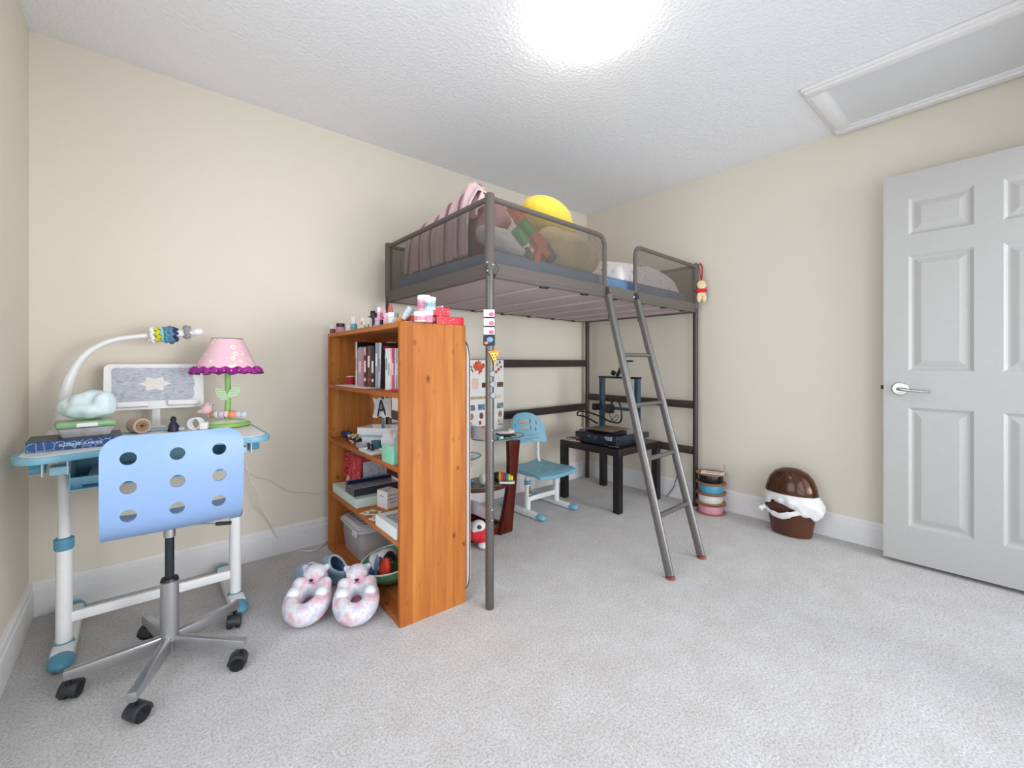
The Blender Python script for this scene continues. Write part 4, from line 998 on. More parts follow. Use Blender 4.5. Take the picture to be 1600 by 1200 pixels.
t = thing('orange_tube', 'orange lying tube with a white tilted cap at the bookcase corner', 'squeeze tube', topn(631, .06)+Vector((0, 0, .013)), TH+.2)
B().tube([(0, .035, 0), (0, .0, 0)], [.017, .015], 16).obj('body', mat('#dd9030', .3), t)
B().tube([(.0, .0, .006), (.009, -.015, .032)], [.010, .016], 16).obj('white_cap', mat('#e3e8ec', .4, var=.08, nscale=80), t)
B().tube([(.009, -.015, .032), (.017, -.029, .056)], [.016, .015], 16).obj('patterned_cap', mat('#cfdbe5', .4, var=.15, nscale=80), t)
t = thing('orange_marker', 'orange red box lying behind the pink tubs', 'box', topn(642, .10)+Vector((0, 0, .002)), TH+.1)
b = B(); b.box((0, 0, .018), (.04, .065, .032), bev=.005); b.obj('box_body', mat('#dc5222', .35), t)
t = thing('paper_strips', 'blue and white paper strips at the front corner of the bookcase top', 'paper', topn(640, .06), TH)
for i, c in enumerate(('#f0efe8', '#8ea9c6', '#cfd6dc')): card(t, 'strip', (.02+.03*i, -.004+.004*i, .003+.003*i), (.09, .02, .0025), mat(c, .5), r=(0, .04*i, .1*i))
def tub(px, d, r, h, body, lid, label, z0, lidh=.24):
    t = thing('tub', label, 'tub', topn(px, d)+Vector((0, 0, z0)), TH, 'tubs stacked at the bookcase corner'); hb = h*(1-lidh)
    B().lathe([(r*.93, 0), (r*.95, .003), (r*.97, hb), ], n=32).obj('body', mat(body, .3, var=.16, nscale=80), t)
    B().lathe([(r, hb-.002), (r, h-.003), (r*.96, h)], n=32).obj('lid', M_WHITE, t)
    B().lathe([(r*.975, hb*.25), (r*.985, hb*.75)], n=32, cap=False).obj('label_band', mat('#e88ea8' if body != '#c2dce5' else '#9fb9c6', .4, var=.3, nscale=120), t)
tub(657, .08, .026, .042, '#f0c7b8', '#fff', 'low peach tub under the tall pink one', 0, .35)
tub(662.5, .10, .0265, .068, '#f0aebd', '#fff', 'tall pink tub on top of the peach one', .042)
tub(668, .11, .023, .048, '#e98ba8', '#fff', 'small pink tub with white lid under the blue one', 0, .35)
tub(672, .11, .0235, .052, '#c2dce5', '#fff', 'pale blue tub with white lid on top of the pink one', .048)
t = thing('hair_clip', 'black claw clip lying on the bookcase top', 'hair clip', topn(676, .16), TH)
b = B(); b.tube([(0, -.02, .004), (0, 0, .010), (0, .02, .004)], .004, 8); b.obj('claw', M_BLACK, t)
t = thing('white_cloth', 'white paper bag behind the red gift boxes', 'bag', topn(683, .22), TH)
b = B(); b.taper((0, 0, 0), (.04, .07), (.008, .10), .085, r=.003); b.obj('bag_body', mat('#dfe0dd', .7), t, ang=20)
t2 = newmat('red_gift_print'); v = t2.coord(); vo = t2.new('ShaderNodeTexVoronoi'); vo.inputs['Scale'].default_value = 75; t2.link(v, vo.inputs[0])
t2.link(t2.ramp(vo.outputs['Distance'], [(.14, '#f4dcd8'), (.2, '#cf2438')]), t2.p.inputs['Base Color']); t2.p.inputs['Roughness'].default_value = .4
for k, (px, dd, z0, L, lab) in enumerate(((704, .215, .0, .105, 'red speckled gift box, lower one of the pair at the bookcase corner'), (697, .20, .036, .062, 'red speckled gift box, upper one of the pair at the bookcase corner'))):
    t = thing('gift_box', lab, 'gift box', Vector((sp(dd, .03 if k == 0 else .03).x, sp(dd, .035).y+.01, zt+z0)), TH, 'red gift boxes')
    card(t, 'box_body', (.022-.030*k, 0, .0175), (L*1.3, .075, .035), t2.m)
    card(t, 'white_band', (.022-.030*k-L*.65-.0008, -.018, .018), (.0012, .012, .024), M_WHITE)

# strip of photo magnets, pizza magnet and round magnets on the front post
for k, (z, c) in enumerate(((1.268, '#ecd5da'), (1.230, '#ecd5da'), (1.192, '#ead0d6'))):
    t = thing('photo_magnet', 'small pink and white photo magnet, %s on the bed post' % ['topmost', 'second', 'third'][k], 'magnet', FL+Vector((-.0150, -.016, z)), math.radians(-40), 'photo magnets on the bed post')
    card(t, 'frame', (0, -.004, 0), (.050, .003, .036), M_BLACK); card(t, 'photo', (0, -.006, .001), (.047, .001, .031), mat('#eadfe4', .4, var=.05, nscale=100))
    B().sph((.010, -.0065, -.004), (.012, .001, .009), 10, 8).obj('print', mat('#d1768c', .5, var=.3, nscale=150), t)
t = thing('photo_magnet', 'dark photo magnet with a blue figure below the pink ones', 'magnet', FL+Vector((-.0150, -.016, 1.152)), math.radians(-40))
card(t, 'frame', (0, -.004, 0), (.050, .003, .042), mat('#22232a', .4)); B().sph((.004, -.0062, .004), (.014, .001, .012), 10, 8).obj('blue_print', mat('#7d9bd0', .5, var=.2, nscale=120), t); B().sph((-.012, -.0062, -.010), (.009, .001, .006), 10, 8).obj('orange_print', mat('#d98659', .5), t)
t = thing('pizza_magnet', 'pizza slice magnet on the bed post', 'magnet', FL+Vector((.004, -.0245, 1.075)), math.radians(-30))
M = Matrix.Rotation(PI/2, 4, 'X')
B().prism([(-.019, .026), (.019, .028), (.003, -.022)], .005, M=M).obj('slice', mat('#edc63f', .5, var=.05), t)
B().tube([(-.023, -.002, .027), (0, -.003, .033), (.024, -.002, .029)], .0055, 10).obj('crust', mat('#cf8a48', .6), t)
for q in ((-.008, .015), (.007, .017), (-.001, .004), (.003, -.009), (.010, .008)): B().lathe([(.001, 0), (.0035, 0), (.0035, .0012), (.001, .0012)], c=(q[0], -.0052, q[1]), M=M, n=10).obj('topping', mat('#a23b22', .5), t)
for k, z in enumerate((1.010, .966, .918)):
    t = thing('round_magnet', '%s of the three grey round magnets on the bed post' % ['topmost', 'middle one', 'lowest'][k], 'magnet', FL+Vector((-.002+.002*k, -.019, z)), math.radians(-28), 'round magnets on the bed post')
    B().lathe([(.0125, 0), (.0125, .006), (.010, .009), (.001, .0095)], M=M, n=24).obj('disc', mat('#8f9196', .4), t)

# ------------------------------------------------------------------ bedding and toys on the bed
def cloth(name, fn, nu, nv, m, label, cat, th=.012, loc=None, sub=1, **k):
    b = B(); b.grid(nu, nv, fn)
    if loc is not None:
        for v in b.bm.verts: v.co -= Vector(loc)
    o = b.obj(name, m, None, loc=loc, mods=[('SOLIDIFY', dict(thickness=th)), ('SUBSURF', dict(levels=sub, render_levels=sub))], ang=180)
    return tag(o, label, cat)
t = newmat('pink_striped_cotton'); v = t.coord(scale=(1, 1, 1)); wv = t.new('ShaderNodeTexWave'); wv.bands_direction = 'Y'; wv.inputs['Scale'].default_value = 2.3; wv.inputs['Distortion'].default_value = 1.6; wv.inputs['Detail'].default_value = 2; wv.inputs['Detail Scale'].default_value = 1.2
t.link(v, wv.inputs['Vector']); t.link(t.ramp(wv.outputs['Fac'], [(.0, '#8d6670'), (.05, '#b98f97'), (.09, '#dcbfc2'), (.60, '#d9b4b8'), (.64, '#b4868e'), (.68, '#dcbfc2')]), t.p.inputs['Base Color'])
t.p.inputs['Roughness'].default_value = .9
M_PINK = t.m
# crumpled duvet pushed against the bed end: ridge rises towards the front post
def duv(i, j):
    v_ = lerp(.93, .26, i); p = bp(.018, v_)
    ridge = 1.872+.055*i+.065*max(0, (i-.55)/.45)**1.3+.026*noise.noise(Vector((i*9, 0, 3)))
    ridge -= .07*max(0, (i-.93)/.07)
    if i < .07: ridge -= .02
    x = -.0; a = j*PI*1.02
    W = .20+.035*noise.noise(Vector((i*4, 5, 1)))
    xx = .028+W*(1-math.cos(a))/2*1.9*.6*.8; zz = 1.578+(ridge-1.578)*math.sin(min(a, PI))**.55
    f = .010*math.sin(i*70+3*noise.noise(Vector((i*6, j*3, 7))))*(.3+.7*math.sin(a))+.016*noise.noise(Vector((i*14, j*5, 0)))
    return Vector((p.x+xx-f*.6, p.y+.01*noise.noise(Vector((i*5, j*4, 9))), zz+f*.5))
cloth('duvet', duv, 90, 26, M_PINK, 'pink quilt with dusky stripes bunched against the near end of the bed', 'quilt', .010, loc=bp(.1, .6, 1.6))
# upright folded corner of the quilt
def peak(i, j):
    v_ = lerp(.52, .24, i); p = bp(.045, v_); h = math.sin(PI*min(1, max(0, i*.92+.04)))**.6
    zz = lerp(1.78, 1.80+.215*h*(1-.10*i), j); lean = .06*j*j
    return Vector((p.x+.02+lean+.014*math.sin(i*23+j*3), p.y-.02*j, zz))
cloth('quilt_corner', peak, 40, 14, M_PINK, 'raised folded corner of the pink quilt above the bed end', 'quilt', .012, loc=bp(.06, .3, 1.75))
pw = plush('pillow', [((0, 0, 0), (.16, .12, .055)), ((.05, .02, .02), (.10, .10, .05))], mat('#dcd6d6', .9, var=.04, nscale=12), None, .008, 6, loc=bp(.10, .15, 1.645), rot=(.35, .2, .3)); tag(pw, 'white pillow in the front corner of the bed beneath the quilt', 'pillow'); wrinkle(pw, .01, 14, 4)
rc = plush('folded_throw', [((0, 0, 0), (.09, .07, .05)), ((.04, 0, -.05), (.09, .07, .05)), ((-.03, .02, -.11), (.08, .08, .10))], mat('#b97f86', .9, var=.1, nscale=20), None, .008, 4, loc=bp(.125, .30, 1.855)); tag(rc, 'dusky rose folded throw behind the front bed post', 'throw'); wrinkle(rc, .012, 18, 2)
b1 = plush('orange_cushion', [((0, 0, 0), (.05, .10, .07))], mat('#b4644a', .9), None, .006, 3, loc=bp(.085, .935, 1.72)); tag(b1, 'rust orange cushion in the far left corner of the bed', 'cushion')
b2 = plush('blue_cushion', [((0, 0, 0), (.06, .13, .055))], mat('#4e6c78', .9), None, .006, 3, loc=bp(.075, .86, 1.632)); tag(b2, 'teal blue cushion under the rust orange one', 'cushion')
# dart blaster leaning behind the mesh
gm = thing('toy_blaster', 'orange toy dart blaster with two green cylinders behind the bed mesh', 'toy blaster', bp(.150, .070, 1.672), math.radians(2))
Mg = Matrix.Rotation(math.radians(38), 4, 'Y')
def gp(u, w_, t_=0): return Mg @ Vector((u, t_, w_))
OR = mat('#d4653c', .4); GRN = mat('#3f9a56', .4); GY = mat('#52586a', .4)
def gbar(name, p, q, w_, th, m, bev=.006): 
    b = B(); P0, P1 = gp(*p), gp(*q); d = P1-P0; b.box((P0+P1)/2, (d.length, th, w_), r=(0, -math.atan2(d.z, d.x), 0), bev=bev); return b.obj(name, m, gm)
gbar('body', (-.10, .035), (.15, .035), .060, .045, OR)
gbar('barrel', (-.17, .03), (-.09, .03), .045, .045, OR, .01)
gbar('stock', (.10, .055), (.20, .05), .045, .05, GY, .012)
gbar('grip', (.09, .02), (.115, -.075), .038, .035, OR, .01)
gbar('handle_base', (.02, -.055), (.09, -.075), .03, .03, GY)
for z_ in (.015, -.052):
    b = B(); b.tube([gp(-.085, z_+.0, -.022), gp(-.005, z_, -.022)], .029, 10); b.obj('cylinder', GRN, gm)
b = B(); b.tube([gp(.06+.018*math.cos(a), -.02+.018*math.sin(a)) for a in [2*PI*i/16 for i in range(16)]], .004, 6, closed=True); b.obj('trigger_guard', OR, gm)
# big plush toys
bg = plush('plush_cushion', [((0, 0, 0), (.20, .12, .13)), ((-.13, -.02, .05), (.085, .08, .075)), ((.13, -.01, -.03), (.12, .10, .10))], mat('#cbb489', .95, var=.04, nscale=10, fuzz=.3), None, .010, 6, loc=bp(.338, .150, 1.680)); bg.scale = (1, 1, .9); tag(bg, 'large beige plush cushion behind the mesh under the yellow one', 'cushion')
yl = plush('yellow_cushion', [((0, 0, 0), (.150, .12, .095)), ((.08, 0, -.03), (.11, .10, .07))], mat('#f0d64c', .9, var=.02, nscale=10, fuzz=.3), None, .008, 6, loc=bp(.285, .19, 1.866), rot=(0, .22, 0)); yl.scale = (1.12, 1, 1); tag(yl, 'plain round bright yellow plush cushion on top of the beige one', 'cushion')
# floral duvet at the far end
t = newmat('floral_cotton'); v = t.coord(); vo = t.new('ShaderNodeTexVoronoi'); vo.inputs['Scale'].default_value = 13; t.link(v, vo.inputs[0]); n = t.noise(v, 30, 4, .7)
mm = t.new('ShaderNodeMath', operation='ADD'); t.link(vo.outputs['Distance'], mm.inputs[0]); t.link(n, mm.inputs[1])
t.link(t.ramp(mm.outputs[0], [(.50, '#9c4354'), (.60, '#d58f9a'), (.70, '#efe4e3'), (1.0, '#f3eeee')]), t.p.inputs['Base Color']); t.p.inputs['Roughness'].default_value = .9
def fd(i, j):
    u, v_ = lerp(.57, .95, i), lerp(.075, .80, j); p = bp(u, v_); e = min(i, 1-i, j, 1-j)*2
    h = .150*min(1, e*3.2)**.5+.045*noise.noise(Vector((i*5, j*4, 1)))*min(1, e*4)+.02*noise.noise(Vector((i*14, j*11, 4)))*min(1, e*4)
    return Vector((p.x, p.y, 1.575+max(-.012, h if e > .01 else -.012)))
cloth('floral_duvet', fd, 40, 32, t.m, 'white floral duvet with dark red blossoms heaped at the far end of the bed', 'duvet', .012, loc=bp(.75, .4, 1.58))
# hanging plush charm, plain
hc = thing('hanging_charm', 'small cream and red plush charm hanging from the far bed corner by a red strap', 'plush charm', FR+Vector((.0, -.045, 1.60)), math.radians(-50))
B().tube(spline([(0, .015, .07), (-.008, .012, .12), (-.012, .025, .165), (.0, .045, .19), (.012, .030, .165), (.006, .006, .10), (0, .0, .05)], 5), .006, 8, flat=(1, .5, (1, 0, 0))).obj('strap', mat('#c3292b', .6), hc)
cr = mat('#e6cfa6', .9)
plush('body', [((0, 0, .025), (.034, .016, .034)), ((-.018, 0, -.065), (.017, .014, .038)), ((.018, 0, -.065), (.017, .014, .038)), ((0, 0, -.035), (.026, .015, .022))], cr, hc, .003, 3)
plush('red_band', [((0, 0, -.020), (.034, .0185, .020)), ((-.026, 0, -.016), (.016, .014, .014)), ((.026, 0, -.016), (.016, .014, .014))], mat('#d3262a', .8), hc, .003, 3)

# ------------------------------------------------------------------ glass topped side table under the bed
gt = thing('glass_table', 'cherry wood side table with curved legs and stepped glass shelves', 'table', (1.56, 2.18, 0))
def G(x, y, z): return (x-1.56, y-2.18, z)
# legs: tapered curved boards standing in the XZ plane
def leg(xo, s, y, top):
    n = 14; outer = [(xo+s*(.050-.105*(1-t_)**1.0*.62), .02+t_*(top-.02)) for t_ in [i/n for i in range(n+1)]]
    inner = [(xo+s*(-.045-.075*(1-t_)+.055*math.sin(PI*t_)*.6+.0), .02+t_*(top-.02)) for t_ in [i/n for i in range(n+1)]]
    poly = [(p[0]-1.56, p[1]-.018) for p in outer]+[(p[0]-1.56, p[1]-.018) for p in inner[::-1]]
    return B().prism(poly, .034, M=Matrix.Translation((0, y-2.18+.017, 0)) @ Matrix.Rotation(PI/2, 4, 'X')).obj('leg', CH, gt, mods=[('BEVEL', dict(width=.004, segments=2, limit_method='ANGLE'))])
leg(1.795, 1, 2.105, .585); leg(1.345, -1, 2.105, .44)
b = B(); b.box(G(1.57, 2.125, .028), (.36, .028, .052), bev=.004); b.obj('foot_rail', CH, gt)
b = B(); b.box(G(1.57, 2.40, .028), (.36, .028, .052), bev=.004); b.obj('foot_rail', CH, gt)
b = B(); b.box(G(1.73, 2.26, .028), (.03, .27, .052), bev=.004); b.obj('foot_rail', CH, gt)
def ell(cx, cy, a_, c_, n=40): return [(cx+a_*math.cos(2*PI*i/n)-1.56, cy+c_*math.sin(2*PI*i/n)-2.18) for i in range(n)]
GL = mat('#c9dcd8', .05, alpha=.45, var=0)
def glasstop(e, z):
    o = B().prism(e, .007, z0=z).obj('glass_shelf', GL, gt)
    B().tube([(x, y, z+.0035) for x, y in e], .0042, 6, closed=True).obj('glass_edge', mat('#2f6a60', .1), o)
glasstop(ell(1.69, 2.12, .185, .115), .600)
glasstop(ell(1.33, 2.10, .19, .125), .520)
shf = [(.245*math.cos(a_)*1.0+.02, .13*math.sin(a_)-.03+.035*math.cos(a_*2)) for a_ in [2*PI*i/44 for i in range(44)]]
B().prism(shf, .018, z0=.318).obj('wood_shelf', CH, gt, mods=[('BEVEL', dict(width=.005, segments=2, limit_method='ANGLE'))])
B().prism([(x*.88, (y+.03)*.88-.03) for x, y in shf], .004, z0=.336).obj('glass_inlay', mat('#7a7d78', .08, alpha=.8), gt)
B().lathe([(.02, .445), (.028, .46), (.03, .49), (.02, .515), (.02, .52)], c=(-.115, -.08, 0), n=20).obj('shelf_support', mat('#b9b4b4', .25, .3), gt)
B().tube([(-.115, -.08, .335), (-.115, -.08, .45)], .016, 14).obj('support_post', CH, gt)
# things on it
o = plush('lace_ruffle', [((0, 0, .012), (.05, .03, .011)), ((.045, -.006, .012), (.03, .025, .012)), ((.08, -.0, .012), (.02, .018, .011)), ((-.04, .02, .012), (.03, .02, .010)), ((.075, .01, .018), (.015, .015, .012))], mat('#e7e0dd', .8, var=.06, nscale=90), None, .004, 2, loc=(1.72, 2.12, .6078)); wrinkle(o, .006, 60, 1); tag(o, 'white frilly beaded cloth on the upper glass shelf', 'cloth')
o = thing('toy_lizard', 'black toy lizard on the upper glass shelf', 'toy animal', (1.665, 2.035, .6078), math.radians(-38))
B().tube(spline([(-.055, 0, .028), (-.03, 0, .018), (0, 0, .013), (.03, 0, .012), (.055, 0, .016), (.075, .0, .012)], 5), [.002]*3+[.006]*6+[.010]*8+[.008]*5+[.005]*4, 10).obj('body', M_BLACK, o)
for x in (-.004, .032):
    for s_ in (-1, 1): B().tube([(x, s_*.004, .012), (x+.006, s_*.018, .010), (x+.010, s_*.022, .001)], .003, 6).obj('leg', M_BLACK, o)
o = thing('teal_beads', 'teal plastic beads beside the toy lizard', 'beads', (1.61, 2.02, .6078))
for i in range(9): B().sph((random.uniform(-.03, .02), random.uniform(-.03, .02), .0085), .0085, 10, 8).obj('bead', mat(random.choice(['#4f9fb0', '#8cc6cf', '#2e6d80', '#cfe3e6']), .3), o)
o = thing('ring_toy', 'toy caterpillar of black, orange, purple, teal and yellow rings', 'toy', (1.675, 2.045, .3405+.031), math.radians(-42))
for i, c in enumerate(('#1c1c1e', '#1c1c1e', '#d8a63a', '#d94f2c', '#7b3f62', '#2f8a93', '#d6cf35', '#e3d93a')):
    r_ = [.026, .030, .031, .031, .029, .027, .023, .016][i]; x = -.055+.0145*i
    B().lathe([(.002, -.008), (r_*.8, -.008), (r_, -.004), (r_, .004), (r_*.8, .008), (.002, .008)], n=24, M=Matrix.Translation((x, 0, -.0-.0015*i)) @ Matrix.Rotation(PI/2, 4, 'Y')).obj('ring', mat(c, .35), o)
o = thing('glass_ball', 'clear plastic ball with pink bits on the wooden shelf', 'ball', (1.545, 2.07, .3405+.035)); B().sph((0, 0, 0), .035, 20, 14).obj('ball_shell', mat('#d9e3e2', .1, alpha=.55), o); B().sph((.0, .0, -.004), .02, 12, 8).obj('pink_bits', mat('#e2a3b0', .5, var=.3, nscale=100), o)
o = thing('toy_car', 'white and grey flat toy beside the ring toy on the wooden shelf', 'toy', (1.66, 2.0, .3405)); card(o, 'body', (0, 0, .008), (.09, .035, .012), mat('#dfe2e4', .4), r=(0, 0, -.7), bev=.003); card(o, 'stripe', (0, 0, .0147), (.07, .012, .002), M_BLACK, r=(0, 0, -.7))
o = thing('toy_bottle_cap', 'small navy and grey toy at the leg end of the wooden shelf', 'toy', (1.735, 2.055, .3405)); B().sph((0, 0, .014), (.018, .014, .014), 12, 8).obj('piece', mat('#3c5a7c', .4), o)
o = B().sph((0, 0, 0), .012, 14, 10).obj('blue_ball', mat('#6fa8d6', .3), loc=at(738.5, 755, 'D', 2.62)); o.location.z = .352; tag(o, 'tiny light blue ball at the edge of the wooden shelf', 'ball')
# red plush on the floor
o = thing('plush_toy', 'red and white plush toy with a black paw on the carpet behind the bookcase', 'plush toy', (1.50, 2.03, 0), math.radians(-40))
plush('body', [((0, 0, .070), (.055, .06, .045)), ((-.03, -.01, .075), (.05, .05, .04))], mat('#cf2b33', .85), o, .005, 4)
plush('head', [((-.02, -.01, .125), (.042, .045, .032)), ((-.04, -.03, .11), (.02, .02, .02))], mat('#ece9e8', .9), o, .005, 3)
plush('foot', [((.02, -.03, .024), (.045, .035, .023))], mat('#eceae9', .9), o, .005, 3); plush('paw', [((.045, -.038, .022), (.022, .022, .0215))], mat('#3c3a3e', .9), o, .004, 3)
B().sph((-.012, -.052, .132), (.014, .006, .012), 10, 8).obj('eye_patch', mat('#3a3a42', .6), o)

# poster on the back wall
pt = thing('poster', 'white poster of Canada with maple leaf, crests and flags hanging on the rear bed rails', 'poster', (1.790, 2.550, .824), .047)
W_, H_ = .61, .505
card(pt, 'sheet', (0, 0, -.005), (W_, .002, H_+.01), mat('#ece9e6', .55, var=.01), bev=0)
RX = (PI/2, 0, 0)
lf = [(0, .5), (.09, .33), (.2, .38), (.16, .15), (.30, .27), (.33, .19), (.48, .2), (.42, .08), (.5, .03), (.27, -.15), (.3, -.24), (.02, -.2), (.02, -.45)]
lf = lf+[(-x, y) for x, y in lf[::-1]][0:-1]
M = Matrix.Translation((.0+.065, -.0012, .20)) @ Matrix.Rotation(PI/2, 4, 'X') @ Matrix.Scale(.115, 4)
B().prism(lf[:-1] if False else [(0, .5), (.09, .33), (.2, .38), (.16, .15), (.30, .27), (.33, .19), (.48, .2), (.42, .08), (.5, .03), (.27, -.15), (.3, -.24), (.02, -.2), (.02, -.45), (-.02, -.45), (-.02, -.2), (-.3, -.24), (-.27, -.15), (-.5, .03), (-.42, .08), (-.48, .2), (-.33, .19), (-.30, .27), (-.16, .15), (-.2, .38), (-.09, .33)], .006, M=M).obj('maple_leaf', mat('#dd6038', .6, var=.15, nscale=40), pt, smooth=False)
text('CANADA', .072, mat('#2a2422', .6), pt, (-.135, -.0015, .185), RX)
text('THE TERRITORIES OF CANADA', .021, mat('#5d4a3a', .6), pt, (.08, -.0025, -.020), RX)
card(pt, 'heading_band', (.06, -.0014, -.020), (.44, .0008, .026), mat('#e5d3b4', .6), bev=0)
card(pt, 'text_block', (.035, -.0014, .082), (.055, .0008, .075), mat('#e6cdb8', .6), bev=0)
for i in range(5):
    B().sph((.255+.012*((i*37) % 5-2), -.0014, .165+.018*i), (.014-.001*i, .0008, .012), 10, 8).obj('crest', mat(['#c56b4a', '#b8503a', '#9a7c52', '#c9885f', '#66503c'][i], .6, var=.3, nscale=120), pt)
for i, (x, c) in enumerate(((-.24, '#5c4438'), (-.14, '#8a6a52'), (.125, '#5a2a22'), (.27, '#6d5446'))): card(pt, 'animal_print', (x, -.0014, .07), (.06, .0008, .036), mat(c, .6, var=.35, nscale=70), bev=0)
for i in range(7):
    x = -.27+.09*i
    card(pt, 'landmark_photo', (x, -.0014, -.088), (.062, .0008, .040), mat(['#8b98a2', '#6f8aa8', '#4e5a66'][i % 3], .5, var=.4, nscale=35), bev=0)
    B().sph((x, -.0014, -.150), (.020, .0008, .024), 10, 8).obj('crest', mat(['#b9856b', '#8c5a4c', '#a85a52'][i % 3], .6, var=.4, nscale=140), pt)
    card(pt, 'flag_print', (x-.012, -.0014, -.200), (.022, .0008, .026), mat(['#27407a', '#c9b62f', '#3a4f86', '#27407a', '#b53a34', '#27407a', '#d1c02d'][i], .5), bev=0)
    card(pt, 'caption', (x, -.0014, -.228), (.05, .0008, .008), mat('#9b958f', .6), bev=0)
o = plush('pink_pompom', [((0, 0, 0), (.035, .03, .028)), ((.03, 0, -.004), (.025, .025, .024))], mat('#e98fac', .9), None, .004, 3, loc=(1.645, 2.19, .636)); tag(o, 'fluffy pink pompom on the glass shelf in front of the poster', 'pompom')

# ------------------------------------------------------------------ child's blue chair
kc = thing('child_chair', 'light blue plastic and white metal child chair under the bed', 'chair', (2.205, 2.28, 0), math.radians(1))
b = B()
def seat(i, j):
    x = lerp(-.185, .185, i); y = lerp(-.195, .185, j); e = 1-.22*max(0, (abs(i*2-1)-.7)/.3)**2
    z = .306-.012*math.sin(PI*i)-.008*math.sin(PI*j)-(.016*max(0, .15-j)/.15)
    return Vector((x*(1-.06*j)*(1 if 0 < j < 1 else .96), y, z+.008))
b.grid(17, 15, seat); st = b.obj('seat', M_BLUE, kc, mods=[('SOLIDIFY', dict(thickness=.026)), ('BEVEL', dict(width=.007, segments=3, limit_method='ANGLE'))])
for i in range(5):
    for k in range(3):
        card(st, 'seat_slot', (-.08+.08*k, -.10+.05*i, .2975), (.055, .006, .002), mat('#8fc4d8', .4), bev=0)
b = B()
def back(i, j):
    s_ = i*2-1; q = abs(s_); zt_ = .560+.118*max(0, 1-q**2.6)**.5; bot = .462-.012*q**3
    z = lerp(bot, zt_, j); y = .150+.045*(z-.46)/.2-.050*q**2.4
    return Vector((s_*.166*(1-.02*(z-.46)/.2), y, z))
b.grid(33, 15, back); bk_ = b.obj('backrest', M_BLUE, None, mods=[('SOLIDIFY', dict(thickness=.012))])
cut = B()
def slot(x0, x1, z, h, curve):
    n = 8; up = [(lerp(x0, x1, i/n), z+h/2+curve*math.sin(PI*lerp(.5+x0/.2*.5, .5+x1/.2*.5, i/n))) for i in range(n+1)]; dn = [(x, zz-h) for x, zz in up[::-1]]
    cut.prism(up+dn, .2, M=Matrix.Translation((0, .25, 0)) @ Matrix.Rotation(PI/2, 4, 'X'))
slot(-.070, .062, .598, .026, .018); slot(-.055, .060, .552, .022, .014)
slot(-.118, -.104, .60, .030, 0); slot(.090, .110, .60, .026, 0); slot(.085, .100, .553, .022, 0); slot(-.03, .105, .512, .0035, 0); slot(-.03, .108, .488, .0035, 0)
cuto = cut.obj('slot_cutter', M_BLUE, None, smooth=False)
bake(bk_, [('BOOLEAN', dict(operation='DIFFERENCE', object=cuto, solver='EXACT'))])
bpy.data.objects.remove(cuto); bk_.parent = kc; bk_.data.shade_smooth(); bk_.data.set_sharp_from_angle(angle=math.radians(40))
for s_ in (-1, 1):
    B().tube(spline([(s_*.135, .155, .52), (s_*.135, .160, .42), (s_*.135, .160, .34), (s_*.132, .130, .295), (s_*.13, .06, .285)], 5), .0125, 12).obj('back_tube', M_WHITE, kc)
    lg = B().tube([(s_*.145, -.02, .04), (s_*.145, -.02, .215)], .024, 16, flat=(.8, 1, (0, 1, 0))).obj('leg', M_WHITE, kc)
    B().tube([(s_*.145, -.02, .21), (s_*.145, -.02, .24)], .0255, 16, flat=(.82, 1, (0, 1, 0))).obj('collar', M_BLUED, lg)
    B().tube([(s_*.145, -.02, .235), (s_*.145, -.02, .29)], .019, 16, flat=(.8, 1, (0, 1, 0))).obj('inner_tube', M_WHITE, lg)
    b = B(); b.box((s_*.165, .02, .022), (.042, .36, .038), bev=.010, seg=3); ft = b.obj('foot', M_WHITE, kc)
    for y in (-.165, .205): B().sph((s_*.165, y, .0225), (.0275, .045, .0222)).obj('foot_cap', M_BLUE, ft)
b = B(); b.box((0, -.02, .105), (.26, .016, .034), bev=.004); b.obj('crossbar', M_WHITE, kc)
b = B(); b.box((-.145, -.0445, .165), (.016, .001, .075)); wl = b.obj('warning_sticker', M_BLACK, kc, smooth=False)
for i, c in enumerate(('#d9a52f', '#d9a52f', '#c4462e', '#efefe8')): card(wl, 'sticker_mark', (-.145, -.0455, .192-.016*i), (.010, .001, .010), mat(c, .5))

# ------------------------------------------------------------------ black side table with the printer
st = thing('side_table', 'black square side table carrying the 3D printer', 'table', (2.805, 2.118, 0), math.radians(1))
B().box((0, 0, .425), (.55, .55, .05), bev=.002, seg=1).obj('tabletop', mat('#221d1c', .28, var=.05), st, smooth=False)
for sx in (-1, 1):
    for sy in (-1, 1): B().box((sx*.25, sy*.25, .20), (.05, .05, .40), bev=.0015, seg=1).obj('leg', mat('#1b1718', .3), st, smooth=False)
pr = thing('printer', 'black and teal desktop 3D printer on the black table', '3D printer', (2.80, 2.070, .4502))
def Rr(x, y, z): return (x-2.80, y-2.07, z-.45)
DK = mat('#15171c', .3); NV = mat('#20283a', .35); TE = mat('#3f5e6c', .35, .4)
B().box(Rr(2.74, 2.05, .473), (.36, .34, .044), bev=.006).obj('base', DK, pr)
b = B(); b.box(Rr(2.70, 2.05, .512), (.40, .050, .036), bev=.006); b.obj('bed_beam', NV, pr)
for y in (1.885, 2.235): B().box(Rr(2.76, y, .510), (.40, .035, .040), bev=.006).obj('side_beam', NV, pr)
B().box(Rr(2.565, 2.06, .512), (.035, .385, .045), bev=.010).obj('front_beam', NV, pr)
B().sph(Rr(2.55, 2.18, .545), (.018, .03, .012), 12, 8).obj('front_knob', mat('#4a4f5a', .3), pr)
B().box(Rr(2.545, 1.93, .515), (.01, .05, .028), bev=.003).obj('screen', mat('#8b97a6', .2), pr)
B().box(Rr(2.68, 2.05, .548), (.16, .20, .014), bev=.004).obj('bed_carriage', DK, pr)
